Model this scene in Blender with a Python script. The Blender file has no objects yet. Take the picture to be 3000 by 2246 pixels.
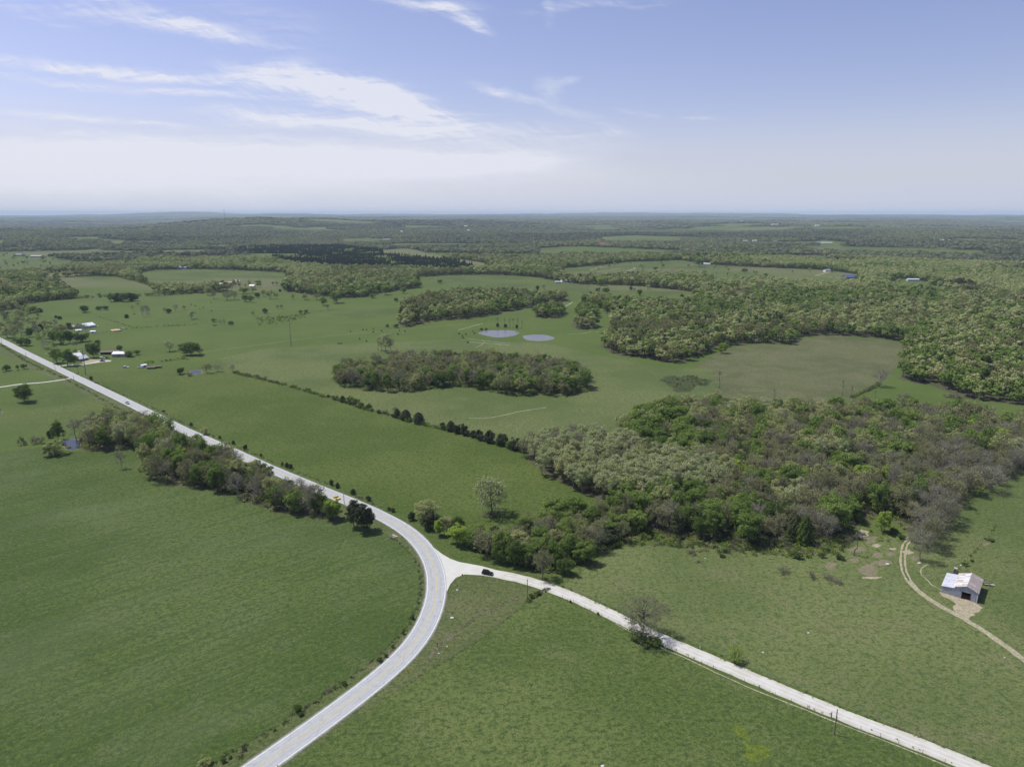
import bpy, bmesh, math, random
import numpy as np
from mathutils import Vector, Matrix
R = math.radians
SC = bpy.context.scene
C = SC.collection
# ------------------------------------------------------------------ camera, light, exposure
F, CX, CY, HOR, CAMH = 1534.0, 1106.0, 828.0, 460.0, 145.0
PIT = math.atan((CY - HOR) / F)
cd = bpy.data.cameras.new('camera'); cam = bpy.data.objects.new('camera', cd); C.objects.link(cam)
cd.sensor_width = 36; cd.lens = F / 2212 * 36; cd.clip_start = 1; cd.clip_end = 120000
cam.location = (0, 0, CAMH); cam.rotation_euler = (R(90) - PIT, 0, 0)
SC.camera = cam
SUN_EL, SUN_AZ = R(62), R(158)          # azimuth of the sun, measured from +X towards +Y
sdir = Vector((math.cos(SUN_EL) * math.cos(SUN_AZ), math.cos(SUN_EL) * math.sin(SUN_AZ), math.sin(SUN_EL)))
sl = bpy.data.lights.new('sun', 'SUN'); sl.energy = 4.2; sl.angle = R(0.53); sl.color = (1, .985, .925)
so = bpy.data.objects.new('sun', sl); C.objects.link(so)
so.rotation_euler = sdir.to_track_quat('Z', 'Y').to_euler()
SC.view_settings.view_transform = 'Standard'; SC.view_settings.look = 'None'
SC.view_settings.exposure = 0.0; SC.view_settings.gamma = 1
SC.cycles.use_denoising = True
SC.cycles.denoising_input_passes = 'RGB_ALBEDO_NORMAL'; SC.cycles.denoising_prefilter = 'ACCURATE'
SC.cycles.volume_bounces = 1
SC.cycles.max_bounces = 6; SC.cycles.transparent_max_bounces = 8
SC.cycles.diffuse_bounces = 3


# ------------------------------------------------------------------ node helper
class NT:
    def __init__(s, tree): s.t = tree; s.n = tree.nodes; s.l = tree.links
    def new(s, typ, **kw):
        n = s.n.new(typ)
        for k, v in kw.items(): setattr(n, k, v)
        return n
    def put(s, sock, v):
        if hasattr(v, 'is_linked') or isinstance(v, bpy.types.NodeSocket): s.l.new(v, sock)
        elif v is not None: sock.default_value = v
    def m(s, op, a, b=None, c=None, clamp=False):
        n = s.new('ShaderNodeMath', operation=op); n.use_clamp = clamp
        for i, v in enumerate((a, b, c)):
            if v is not None: s.put(n.inputs[i], v)
        return n.outputs[0]
    def vm(s, op, a, b=None, sc=None):
        n = s.new('ShaderNodeVectorMath', operation=op)
        s.put(n.inputs[0], a)
        if b is not None: s.put(n.inputs[1], b)
        if sc is not None: s.put(n.inputs['Scale'], sc)
        return n.outputs['Value' if op in ('LENGTH', 'DOT_PRODUCT') else 'Vector']
    def ramp(s, v, a, b, c=0., d=1., smooth=True):
        n = s.new('ShaderNodeMapRange'); n.interpolation_type = 'SMOOTHSTEP' if smooth else 'LINEAR'
        for k, x in (('Value', v), ('From Min', a), ('From Max', b), ('To Min', c), ('To Max', d)): s.put(n.inputs[k], x)
        return n.outputs[0]
    def noise(s, vec, scale, det=3, rough=.55, dist=0., col=False):
        n = s.new('ShaderNodeTexNoise')
        s.put(n.inputs['Vector'], vec); s.put(n.inputs['Scale'], scale)
        n.inputs['Detail'].default_value = det; n.inputs['Roughness'].default_value = rough
        n.inputs['Distortion'].default_value = dist
        return n.outputs['Color' if col else 'Fac']
    def mapping(s, vec, loc=(0, 0, 0), rot=(0, 0, 0), scale=(1, 1, 1)):
        n = s.new('ShaderNodeMapping'); s.put(n.inputs['Vector'], vec)
        n.inputs['Location'].default_value = loc; n.inputs['Rotation'].default_value = rot; n.inputs['Scale'].default_value = scale
        return n.outputs[0]
    def mix(s, f, a, b, blend='MIX'):
        n = s.new('ShaderNodeMix', data_type='RGBA', blend_type=blend)
        s.put(n.inputs[0], f)
        for i, v in ((6, a), (7, b)):
            if isinstance(v, (tuple, list)): v = (*v[:3], 1)
            s.put(n.inputs[i], v)
        return n.outputs[2]


def ang(px, py):
    """where the sky at px, py of the photograph meets an upright plane far to the north"""
    a = (px - CX) / F; b = -(py - CY) / F
    x, y, z = a, math.cos(PIT) + b * math.sin(PIT), -math.sin(PIT) + b * math.cos(PIT)
    return x / y, z / y


# ------------------------------------------------------------------ world: sky and cirrus
W_ = bpy.data.worlds.new('World'); SC.world = W_; W_.use_nodes = True
W_.node_tree.nodes.clear(); k = NT(W_.node_tree)
sky = k.new('ShaderNodeTexSky', sky_type='NISHITA'); sky.sun_disc = False
sky.sun_elevation = SUN_EL; sky.sun_rotation = math.pi / 2 - SUN_AZ
sky.altitude = 300; sky.air_density = 1.0; sky.dust_density = 1.2; sky.ozone_density = 1.6
tc = k.new('ShaderNodeTexCoord').outputs['Generated']
sx = k.new('ShaderNodeSeparateXYZ'); k.put(sx.inputs[0], tc)
el = k.m('ARCSINE', sx.outputs[2]); az = k.m('DIVIDE', sx.outputs[0], sx.outputs[1]); ev = k.m('DIVIDE', sx.outputs[2], sx.outputs[1])
cb = k.new('ShaderNodeCombineXYZ'); k.put(cb.inputs[0], az); k.put(cb.inputs[1], ev)
uv = cb.outputs[0]
BL = [  # centre px, py, half length, half width, slope (deg, down to the right), strength
    (260, 28, 170, 20, 12, .62), (390, 58, 110, 15, 16, .62), (480, 74, 85, 11, 10, .60), (60, 12, 150, 14, 10, .30), (620, 105, 55, 6, 8, .30), (560, 50, 170, 34, 8, .20), (100, 48, 70, 5, 12, .28),
    (110, 141, 170, 9, 5, .75), (300, 160, 190, 8, 6, .62), (470, 172, 170, 10, 4, .60), (90, 172, 190, 7, 8, .42), (300, 192, 200, 6, 5, .40), (520, 206, 260, 7, 3, .55),
    (520, 152, 70, 12, 8, .50), (590, 152, 60, 12, 8, .45), (640, 145, 42, 13, 14, .50), (690, 170, 130, 16, 12, .62), (770, 188, 110, 20, 16, .70), (850, 215, 110, 24, 20, .75), (700, 195, 180, 10, 9, .5), (780, 205, 190, 40, 15, .42), (620, 170, 160, 20, 8, .40), (330, 166, 380, 15, 5, .34), (960, 262, 160, 26, 10, .35), (900, 240, 120, 22, 14, .6), (820, 235, 110, 9, 6, .5),
    (180, 254, 190, 7, 5, .80), (320, 264, 130, 4, 4, .55), (60, 270, 160, 9, 5, .42), (200, 288, 180, 6, 4, .32), (620, 258, 180, 16, 3, .75), (760, 268, 230, 16, 6, .62), (560, 292, 200, 7, 3, .40), (980, 300, 260, 22, 9, .50), (1080, 270, 180, 20, 8, .30),
    (150, 330, 420, 26, 1, .80), (500, 335, 500, 26, 2, .80), (850, 345, 380, 26, 3, .78), (1080, 350, 200, 18, -5, .50), (400, 385, 900, 34, 0, .55), (200, 360, 700, 40, 0, .5),
    (900, 12, 110, 9, 10, .75), (990, 32, 70, 12, 30, .72), (1030, 60, 36, 7, 25, .55), (960, 6, 90, 14, 8, .35), (1250, 16, 110, 8, -5, .45), (1185, 20, 14, 26, 0, .30), (1390, 14, 70, 8, -4, .22),
    (1075, 198, 60, 8, 14, .50), (1140, 215, 120, 5, 12, .30), (1185, 195, 30, 16, 20, .45), (1225, 178, 26, 7, -15, .35), (1260, 250, 110, 10, 14, .26), (1372, 238, 40, 4, 6, .50), (1410, 246, 22, 4, 8, .40), (1520, 256, 45, 4, 2, .50), (1325, 284, 34, 5, 2, .50),
    (1250, 300, 160, 24, 6, .28), (300, 425, 1300, 36, 0, .30),
]
wn = k.noise(k.mapping(uv, scale=(8, 22, 1)), 1.0, 5, .62, col=True)
wuv = k.vm('ADD', uv, k.vm('SCALE', k.vm('SUBTRACT', wn, (.5, .5, .5)), sc=.024))
st = k.mapping(k.mapping(wuv, rot=(0, 0, R(8))), scale=(4, 46, 1))
n1 = k.noise(st, 1.0, 8, .62, .4)
n2 = k.noise(k.mapping(k.mapping(wuv, rot=(0, 0, R(-2))), scale=(9, 120, 1)), 1.0, 6, .6, .3)
n3 = k.noise(k.mapping(k.mapping(wuv, rot=(0, 0, R(24))), scale=(30, 170, 1)), 1.0, 4, .6, .5)
tex = k.m('ADD', k.m('MULTIPLY', n1, .40), k.m('ADD', k.m('MULTIPLY', n2, .36), k.m('MULTIPLY', n3, .24)))
lowf = k.ramp(el, .13, .04, 0, .8); tex = k.m('ADD', k.m('MULTIPLY', tex, k.m('SUBTRACT', 1., lowf)), k.m('MULTIPLY', lowf, .56))     # the low bank is smooth
tot = None
for (px, py, hl, hw, an, stg) in BL:
    a, e = ang(px, py)
    v = k.vm('SUBTRACT', wuv, (a, e, 0))
    v = k.mapping(v, rot=(0, 0, R(an)))
    v = k.vm('MULTIPLY', v, (F / (hl * 1.15), F / (hw * 1.45), 0))
    d = k.ramp(k.vm('LENGTH', v), 1.35, 0.0, 0., stg)
    tot = d if tot is None else k.m('ADD', tot, d)
# streaks eat into the thin parts, the thick parts stay whole
dens = k.m('ADD', k.m('MULTIPLY', tot, k.ramp(tex, .36, .64, .30, 1.5)), k.m('MULTIPLY', k.m('SUBTRACT', tex, .5), k.ramp(tot, 0., .3, 0., 1.5)))
dens = k.m('MULTIPLY', k.m('POWER', k.ramp(dens, .02, 1.3, 0, 1., False), 1.15), .86)
skc = k.mix(1.0, sky.outputs[0], (1.34, 1.13, 1.28), 'MULTIPLY')
skc = k.mix(k.ramp(el, .15, -.02, 0, .97), skc, (5.6, 6.15, 7.5))     # pale air low over the horizon
bg = k.new('ShaderNodeBackground'); bg.inputs['Strength'].default_value = .105
skyc = k.mix(dens, skc, (7.6, 7.75, 8.6))
k.put(bg.inputs['Color'], skyc)
k.put(k.new('ShaderNodeOutputWorld').inputs['Surface'], bg.outputs[0])


# ------------------------------------------------------------------ numbers: noise, terrain, projection
def vnoise(x, y, seed=0):
    xi = np.floor(x).astype(np.int64); yi = np.floor(y).astype(np.int64); fx = x - xi; fy = y - yi
    fx = fx * fx * (3 - 2 * fx); fy = fy * fy * (3 - 2 * fy)
    def h(a, b):
        n = (a * 374761393 + b * 668265263 + seed * 974634777) & 0xffffffff
        n = ((n ^ (n >> 13)) * 1274126177) & 0xffffffff
        return ((n ^ (n >> 16)) & 0xffff) / 65535.
    return (h(xi, yi) * (1 - fx) + h(xi + 1, yi) * fx) * (1 - fy) + (h(xi, yi + 1) * (1 - fx) + h(xi + 1, yi + 1) * fx) * fy
def fbm(x, y, s, seed=0, o=4):
    t = 0; a = 1; w = 0
    for i in range(o):
        t = t + a * vnoise(x / s + 17.3 * i, y / s - 9.1 * i, seed + i); w += a; a *= .5; s = s / 2.1
    return t / w
def ss(a, b, v):
    t = np.clip((v - a) / (b - a), 0, 1); return t * t * (3 - 2 * t)
def terrain(x, y):
    x = np.asarray(x, float); y = np.asarray(y, float)
    r = np.hypot(x, y); azm = np.degrees(np.arctan2(x, np.maximum(y, 1e-6)))
    h = ss(950, 2600, r) * 16 * (fbm(x, y, 1300, 3) - .5)
    h = h + ss(2800, 7500, r) * (115 * (fbm(x, y, 2300, 11, 5) - .42))
    h = h + ss(9000, 24000, r) * (38 + 60 * (fbm(x, y, 6500, 21, 5) - .4))
    rd = np.exp(-((r - 7600) / 1500.) ** 2)
    h = h + rd * 62 * ss(-30, -18, azm) * (1 - ss(-4, 8, azm)) * (.7 + .6 * fbm(x, y, 900, 31))
    h = h + rd * 26 * ss(-5, 5, azm) * (1 - ss(18, 26, azm)) * fbm(x, y, 900, 37)
    h = h + ss(1500, 2600, r) * (1 - ss(5000, 8000, r)) * 26 * (fbm(x, y * 1.5, 700, 91, 3) - .5)
    h = h - ss(7000, 12000, r) * (1 - ss(-30, -20, azm)) * 25
    far = np.exp(-((r - 27000) / 2600.) ** 2)
    h = h + far * 95 * (np.exp(-((azm + 25) / 5.) ** 2) + .55 * np.exp(-((azm + 16) / 3.) ** 2) + .7 * np.exp(-((azm - 13) / 9.) ** 2) + .35) * (.5 + .9 * fbm(x, y, 2500, 51))
    return np.where(r < 950, 0., h)
def proj(x, y, z):
    dy = y * math.cos(PIT) - (z - CAMH) * math.sin(PIT)
    up = y * math.sin(PIT) + (z - CAMH) * math.cos(PIT)
    dy = np.where(dy < 1, 1e-3, dy)
    return CX + F * x / dy, CY - F * up / dy
def W(px, py, z=None):
    """ground point that the photograph shows at px, py"""
    a = (px - CX) / F; b = -(py - CY) / F
    d = (a, math.cos(PIT) + b * math.sin(PIT), -math.sin(PIT) + b * math.cos(PIT))
    if z is not None:
        t = (z - CAMH) / d[2]; return Vector((d[0] * t, d[1] * t, z))
    t0 = -CAMH / min(d[2], -.003)
    if t0 * d[1] < 900: return Vector((d[0] * t0, d[1] * t0, 0))
    ts = np.linspace(880, 34000, 9000)
    zz = CAMH + ts * d[2]; g = terrain(ts * d[0], ts * d[1])
    i = np.argmax(zz < g)
    if zz[i] >= g[i]: i = len(ts) - 1
    t = ts[i]; return Vector((d[0] * t, d[1] * t, float(g[i])))
def rise(p, py2):
    """height of the upright thing at p whose top shows at row py2"""
    b = -(py2 - CY) / F
    dy, dz = math.cos(PIT) + b * math.sin(PIT), -math.sin(PIT) + b * math.cos(PIT)
    return CAMH + dz * p.y / dy - p.z
def inpoly(px, py, poly):
    px = np.asarray(px); r = np.zeros(px.shape, bool); n = len(poly)
    for i in range(n):
        x1, y1 = poly[i]; x2, y2 = poly[(i + 1) % n]
        if y1 == y2: continue
        c = ((y1 > py) != (y2 > py)) & (px < (x2 - x1) * (py - y1) / (y2 - y1) + x1)
        r ^= c
    return r


# ------------------------------------------------------------------ map of woods and clearings (rows and columns of the photo, put on the ground)
OPEN = [(-400, 690), (0, 676), (60, 655), (167, 644), (300, 639), (413, 633), (520, 630), (605, 624), (620, 630), (667, 636), (700, 641), (737, 643), (781, 642), (817, 634), (860, 627), (905, 622),
        (917, 614), (891, 599), (971, 594), (1037, 593), (1104, 595), (1164, 599), (1204, 608), (1254, 614), (1340, 616), (1380, 618), (1474, 628), (1495, 631), (1512, 637), (1495, 644), (1420, 645), (1340, 641), (1290, 634),
        (1250, 641), (1245, 654), (1284, 661), (1305, 667), (1317, 688), (1325, 700), (1300, 716), (1294, 747), (1324, 764), (1354, 771), (1397, 774), (1437, 784), (1475, 781), (1505, 771), (1518, 763),
        (1568, 746), (1625, 743), (1661, 741), (1708, 746), (1718, 728), (1765, 724), (1808, 723), (1875, 728), (1908, 733), (1958, 740), (1952, 775), (1932, 806), (1941, 817), (1975, 827), (2008, 831), (2041, 844),
        (2091, 862), (2141, 867), (2212, 877), (2700, 940), (3500, 2500), (-1500, 2500)]
CLEAR = [
    [(-40, 543), (60, 545), (130, 560), (170, 566), (110, 577), (30, 583), (-40, 587)],
    [(105, 602), (200, 596), (253, 597), (300, 609), (365, 625), (300, 632), (180, 637), (165, 625), (150, 618)],
    [(287, 591), (333, 583), (417, 581), (500, 583), (610, 588), (632, 595), (600, 615), (520, 618), (450, 610), (413, 614), (333, 607)],
    [(70, 591), (185, 586), (190, 593), (110, 600)],
    [(804, 541), (880, 536), (944, 551), (1004, 561), (1084, 574), (1030, 575), (971, 561), (881, 551), (837, 548)],
    [(1200, 581), (1284, 574), (1354, 566), (1474, 562), (1518, 571), (1631, 577), (1761, 582), (1841, 591), (1870, 603), (1808, 604), (1765, 607), (1655, 598), (1558, 601), (1541, 611), (1538, 591), (1474, 586), (1371, 588), (1321, 591), (1231, 594)],
    [(1151, 536), (1254, 532), (1474, 541), (1474, 547), (1371, 545), (1304, 545), (1171, 543)],
    [(1287, 512), (1371, 508), (1475, 512), (1474, 520), (1304, 520)],
    [(1764, 517), (1821, 523), (1808, 530), (1768, 529)],
    [(1470, 548), (1600, 549), (1600, 552), (1470, 552)],
    [(1888, 601), (1975, 604), (2058, 617), (2115, 621), (2108, 632), (2041, 624), (1941, 614)],
    [(237, 519), (262, 517), (275, 524), (240, 527)], [(-40, 517), (10, 518), (20, 526), (-40, 528)],
    [(1850, 476), (1885, 476), (1890, 481), (1850, 481)],
]
ISLAND = [(717, 818), (727, 808), (790, 797), (863, 790), (963, 781), (1060, 786), (1163, 795), (1250, 808), (1270, 822), (1264, 848), (1230, 855), (1174, 856), (1123, 857), (1063, 848), (1017, 838), (973, 836), (930, 841), (897, 847), (827, 846), (773, 839), (732, 836)]
UPPER = [(862, 684), (867, 668), (887, 656), (924, 645), (1004, 634), (1120, 637), (1167, 643), (1221, 644), (1222, 650), (1170, 658), (1137, 666), (1087, 674), (1064, 679), (1014, 688), (964, 691), (945, 692), (924, 695), (871, 706), (860, 700)]
PATCH = [[(1157, 672), (1215, 668), (1216, 684), (1190, 688), (1157, 686)], [(1237, 698), (1285, 700), (1288, 709), (1240, 712)], [(1250, 672), (1285, 670), (1290, 688), (1248, 692)], [(1250, 655), (1300, 655), (1300, 664), (1275, 668)]]
PALE = [(1127, 985), (1150, 970), (1200, 963), (1270, 962), (1330, 968), (1400, 990), (1470, 1010), (1530, 1030), (1560, 1060), (1500, 1085), (1400, 1088), (1330, 1085), (1290, 1082), (1250, 1062), (1200, 1038), (1155, 1022)]
MIXED = [(1345, 950), (1352, 925), (1375, 905), (1420, 893), (1460, 885), (1540, 885), (1640, 893), (1740, 898), (1840, 903), (1950, 903), (2060, 908), (2140, 922), (2230, 940), (2330, 960), (2330, 1005), (2212, 1020), (2150, 1050), (2100, 1062), (2070, 1100), (2030, 1150), (2010, 1190), (1975, 1185),
         (1960, 1140), (1900, 1110), (1860, 1130), (1830, 1150), (1790, 1160), (1720, 1170), (1640, 1178), (1560, 1172), (1480, 1160), (1420, 1145), (1380, 1130), (1330, 1130), (1310, 1100), (1330, 1086), (1500, 1086), (1560, 1060), (1530, 1030), (1400, 990), (1330, 968)]
THICK = [(1010, 1160), (1080, 1165), (1130, 1150), (1200, 1130), (1290, 1115), (1340, 1125), (1390, 1140), (1370, 1160), (1300, 1190), (1255, 1215), (1215, 1238), (1170, 1232), (1120, 1222), (1060, 1200), (1010, 1180)]
STRIP = [(160, 950), (205, 928), (260, 918), (333, 938), (400, 972), (467, 1000), (533, 1033), (600, 1060), (667, 1088), (735, 1112), (745, 1124), (700, 1122), (650, 1116), (600, 1106), (550, 1090), (500, 1068), (440, 1055), (370, 1047), (318, 1036), (305, 1008), (300, 968), (235, 975), (172, 972)]
PINES = [(500, 541), (600, 535), (737, 535), (820, 545), (870, 551), (937, 558), (1021, 571), (1034, 582), (990, 590), (854, 584), (737, 582), (650, 577), (600, 567), (567, 553), (510, 546)]
YARDS = [(-200, 660), (60, 664), (95, 690), (150, 730), (215, 735), (215, 760), (150, 790), (60, 750), (0, 725), (-200, 640)]
def is_wood(px, py, pt=None):
    w = ~inpoly(px, py, OPEN)
    if pt is not None: w &= ~inpoly(px, pt, OPEN)
    for c in CLEAR:
        w &= ~inpoly(px, py, c)
        if pt is not None: w &= ~inpoly(px, pt, c)
    for c in [ISLAND, UPPER, PALE, MIXED, THICK, STRIP] + PATCH: w |= inpoly(px, py, c)
    return w
def far_glade(x, y):
    r = np.hypot(x, y)
    return ((r > 3000) & (fbm(x * .8, y * 1.1, 620, 71, 3) > .625)) | ((r > 2000) & (r < 4500) & (fbm(x * .55, y * 1.1, 260, 75, 2) > .70))


# ------------------------------------------------------------------ object helpers
def tag(o, label=None, cat=None, group=None, kind=None):
    for a, b in (('label', label), ('category', cat), ('group', group), ('kind', kind)):
        if b: o[a] = b
    return o
def mesh_np(name, V, Q, mats=(), mi=None, smooth=False):
    """mesh from arrays: V n*3, Q list of index arrays (each m*k)"""
    me = bpy.data.meshes.new(name); V = np.asarray(V, np.float32)
    Q = [np.asarray(q, np.int32) for q in Q if len(q)]
    me.vertices.add(len(V)); me.vertices.foreach_set('co', V.ravel())
    me.loops.add(sum(q.size for q in Q)); me.polygons.add(sum(len(q) for q in Q))
    me.loops.foreach_set('vertex_index', np.concatenate([q.ravel() for q in Q]))
    tot = np.concatenate([np.full(len(q), q.shape[1]) for q in Q]); st = np.concatenate([[0], np.cumsum(tot)[:-1]])
    me.polygons.foreach_set('loop_start', st.astype(np.int32)); me.polygons.foreach_set('loop_total', tot.astype(np.int32))
    if mi is not None: me.polygons.foreach_set('material_index', np.asarray(mi, np.int32))
    for m in mats: me.materials.append(m)
    me.update(calc_edges=True); me.validate()
    if smooth: me.shade_smooth()
    return me
def link(name, me, parent=None, loc=None):
    o = bpy.data.objects.new(name, me); C.objects.link(o)
    if parent is not None: o.parent = parent
    if loc is not None: o.location = loc
    return o
def empty(name, loc, rz=0, sc=1):
    o = bpy.data.objects.new(name, None); C.objects.link(o); o.location = loc; o.rotation_euler = (0, 0, rz)
    o.scale = sc if isinstance(sc, (tuple, list)) else (sc,) * 3
    o.empty_display_size = .5
    return o
class MB:
    """collects simple solids into one mesh"""
    def __init__(s): s.b = bmesh.new()
    def box(s, c, d, rz=0, m=0, rx=0, ry=0):
        g = bmesh.ops.create_cube(s.b, size=1)
        M = Matrix.Translation(c) @ Matrix.Rotation(rz, 4, 'Z') @ Matrix.Rotation(ry, 4, 'Y') @ Matrix.Rotation(rx, 4, 'X') @ Matrix.Diagonal((*d, 1))
        bmesh.ops.transform(s.b, matrix=M, verts=g['verts'])
        for f in {f for v in g['verts'] for f in v.link_faces}: f.material_index = m
        return g['verts']
    def tube(s, a, b, r0, r1=None, n=8, m=0):
        a = Vector(a); b = Vector(b); r1 = r0 if r1 is None else r1
        g = bmesh.ops.create_cone(s.b, cap_ends=True, segments=n, radius1=r0, radius2=r1, depth=(b - a).length)
        M = Matrix.Translation((a + b) / 2) @ (b - a).to_track_quat('Z', 'Y').to_matrix().to_4x4()
        bmesh.ops.transform(s.b, matrix=M, verts=g['verts'])
        for f in {f for v in g['verts'] for f in v.link_faces}: f.material_index = m
        return g['verts']
    def ball(s, c, d, sub=2, m=0, rz=0):
        g = bmesh.ops.create_icosphere(s.b, subdivisions=sub, radius=.5)
        M = Matrix.Translation(c) @ Matrix.Rotation(rz, 4, 'Z') @ Matrix.Diagonal((*d, 1))
        bmesh.ops.transform(s.b, matrix=M, verts=g['verts'])
        for f in {f for v in g['verts'] for f in v.link_faces}: f.material_index = m; f.smooth = True
        return g['verts']
    def poly(s, pts, m=0):
        f = s.b.faces.new([s.b.verts.new(p) for p in pts]); f.material_index = m; return f
    def prism(s, pts, vec, m=0):
        """a flat outline swept along vec"""
        a = [s.b.verts.new(p) for p in pts]; b = [s.b.verts.new(Vector(p) + Vector(vec)) for p in pts]; n = len(pts)
        fs = [s.b.faces.new(a[::-1]), s.b.faces.new(b)] + [s.b.faces.new((a[i], a[(i + 1) % n], b[(i + 1) % n], b[i])) for i in range(n)]
        for f in fs: f.material_index = m
    def build(s, name, mats, parent=None, loc=None, bevel=0):
        bmesh.ops.recalc_face_normals(s.b, faces=s.b.faces)
        if bevel: bmesh.ops.bevel(s.b, geom=s.b.edges[:], offset=bevel, segments=1, affect='EDGES')
        me = bpy.data.meshes.new(name); s.b.to_mesh(me); s.b.free()
        for m in (mats if isinstance(mats, (list, tuple)) else [mats]): me.materials.append(m)
        return link(name, me, parent, loc)


# ------------------------------------------------------------------ materials
def mat(name, f):
    m = bpy.data.materials.new(name); m.use_nodes = True; m.node_tree.nodes.clear(); k = NT(m.node_tree)
    out = k.new('ShaderNodeOutputMaterial'); f(k, out); return m
def prin(k, out, col, rough=.9, spec=.2, metal=0, bump=None, bs=.3, bd=.1):
    p = k.new('ShaderNodeBsdfPrincipled')
    k.put(p.inputs['Base Color'], (*col[:3], 1) if isinstance(col, (tuple, list)) else col)
    k.put(p.inputs['Roughness'], rough); p.inputs['Specular IOR Level'].default_value = spec; p.inputs['Metallic'].default_value = metal
    if bump is not None:
        b = k.new('ShaderNodeBump'); b.inputs['Strength'].default_value = bs; b.inputs['Distance'].default_value = bd
        k.put(b.inputs['Height'], bump); k.put(p.inputs['Normal'], b.outputs[0])
    k.put(out.inputs['Surface'], p.outputs[0]); return p
def plain(name, col, rough=.8, spec=.2, metal=0, var=.15, scale=1.5):
    def f(k, out):
        P = k.new('ShaderNodeTexCoord').outputs['Object']
        n = k.noise(P, scale, 4, .6)
        prin(k, out, k.mix(k.ramp(n, .3, .7), tuple(c * (1 - var) for c in col), tuple(c * (1 + var) for c in col)), rough, spec, metal)
    return mat(name, f)
def grass_nodes(k, P, base, alt, dry, tuft, dryamt=.5, bias=0.):
    """pasture: broad patches, clumps a few metres wide, fine tussocks, straw"""
    big = k.noise(P, .010, 4, .55); mid = k.noise(P, .055, 4, .6, .5); small = k.noise(P, .38, 4, .65)
    stre = k.noise(k.mapping(k.mapping(P, rot=(0, 0, R(-22))), scale=(.5, 1.9, 1)), .55, 4, .65)
    fine = k.noise(P, 1.9, 3, .7)
    c = k.mix(k.ramp(big, .40, .60), tuple(v * .92 for v in base), tuple(v * 1.08 for v in alt))
    c = k.mix(k.m('MULTIPLY', k.ramp(mid, .48, .74), .55), c, alt)
    c = k.mix(k.ramp(k.noise(k.mapping(k.mapping(P, rot=(0, 0, R(-22))), scale=(.35, 1.2, 1)), .9, 3, .6), .62, .74, 0, .7), c, k.mix(1., tuft, (.6, .6, .6), 'MULTIPLY'))
    c = k.mix(k.m('MULTIPLY', k.ramp(k.m('ADD', k.m('MULTIPLY', small, .55), k.m('MULTIPLY', stre, .45)), .49, .62), .95), c, tuft)
    c = k.mix(k.m('MULTIPLY', k.ramp(k.m('ADD', k.m('MULTIPLY', fine, .45), k.m('MULTIPLY', mid, .55)), .52 - bias, .70 - bias), dryamt), c, dry)
    c = k.mix(k.ramp(fine, .25, .75), k.mix(1., c, (.60, .63, .62), 'MULTIPLY'), k.mix(1., c, (1.38, 1.35, 1.34), 'MULTIPLY'))
    fl = k.noise(P, .72, 3, .62); fl2 = k.noise(P, .30, 2, .5)      # tussocks a metre or two across, their shadow put into the dark flecks
    c = k.mix(k.ramp(fl, .50, .36, 0, .62), c, k.mix(1., tuft, (.62, .66, .62), 'MULTIPLY'))
    c = k.mix(k.ramp(fl, .55, .70, 0, .55), c, k.mix(1., dry, (1.12, 1.15, 1.1), 'MULTIPLY'))
    c = k.mix(k.ramp(fl2, .46, .34, 0, .35), c, tuft)
    h = k.m('ADD', k.m('MULTIPLY', fl, .7), k.m('MULTIPLY', fine, .3))
    return c, h
def grass(name, base, alt, dry, tuft, dryamt=.5, bias=0., rows=None):
    def f(k, out):
        P = k.new('ShaderNodeNewGeometry').outputs['Position']
        c, h = grass_nodes(k, P, base, alt, dry, tuft, dryamt, bias)
        if rows is not None:   # faint drill rows and wheel lines left by the tractor
            q = k.mapping(P, rot=(0, 0, R(rows)))
            s1 = k.noise(k.mapping(q, scale=(.02, 1.0, 1)), .55, 3, .6)
            c = k.mix(k.m('MULTIPLY', k.ramp(s1, .50, .62), .55), c, tuft)
            bl = k.noise(k.mapping(q, scale=(.5, 1.0, 1)), .03, 4, .55, .6)
            c = k.mix(k.m('MULTIPLY', k.ramp(bl, .46, .72), .28), c, dry)
        prin(k, out, c, .95, .1, 0, h, .8, .5)
    return mat(name, f)
LUSH = grass('lush_grass', (.068, .102, .022), (.088, .118, .034), (.112, .136, .070), (.043, .074, .020), .5, rows=-42)
HAY = grass('hay_grass', (.076, .110, .022), (.092, .118, .028), (.120, .138, .050), (.044, .078, .018), .35)
MEAD = grass('meadow_grass', (.082, .118, .030), (.106, .134, .040), (.142, .148, .070), (.048, .080, .022), .55)
OLIVE = grass('olive_pasture', (.112, .142, .046), (.132, .154, .056), (.160, .150, .080), (.062, .100, .030), .6, .02)
PALEP = grass('grazed_pasture', (.100, .129, .038), (.124, .142, .050), (.140, .150, .075), (.058, .098, .032), .55)
BROWNP = grass('brown_pasture', (.098, .112, .046), (.116, .122, .054), (.175, .158, .088), (.062, .082, .034), .7, .04)
VERGE = grass('verge_grass', (.094, .118, .040), (.110, .126, .048), (.155, .150, .085), (.064, .086, .032), .6, .02)
WEEDY = grass('weedy_strip', (.100, .098, .052), (.085, .096, .040), (.190, .170, .110), (.045, .058, .024), .8, .06)
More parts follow.
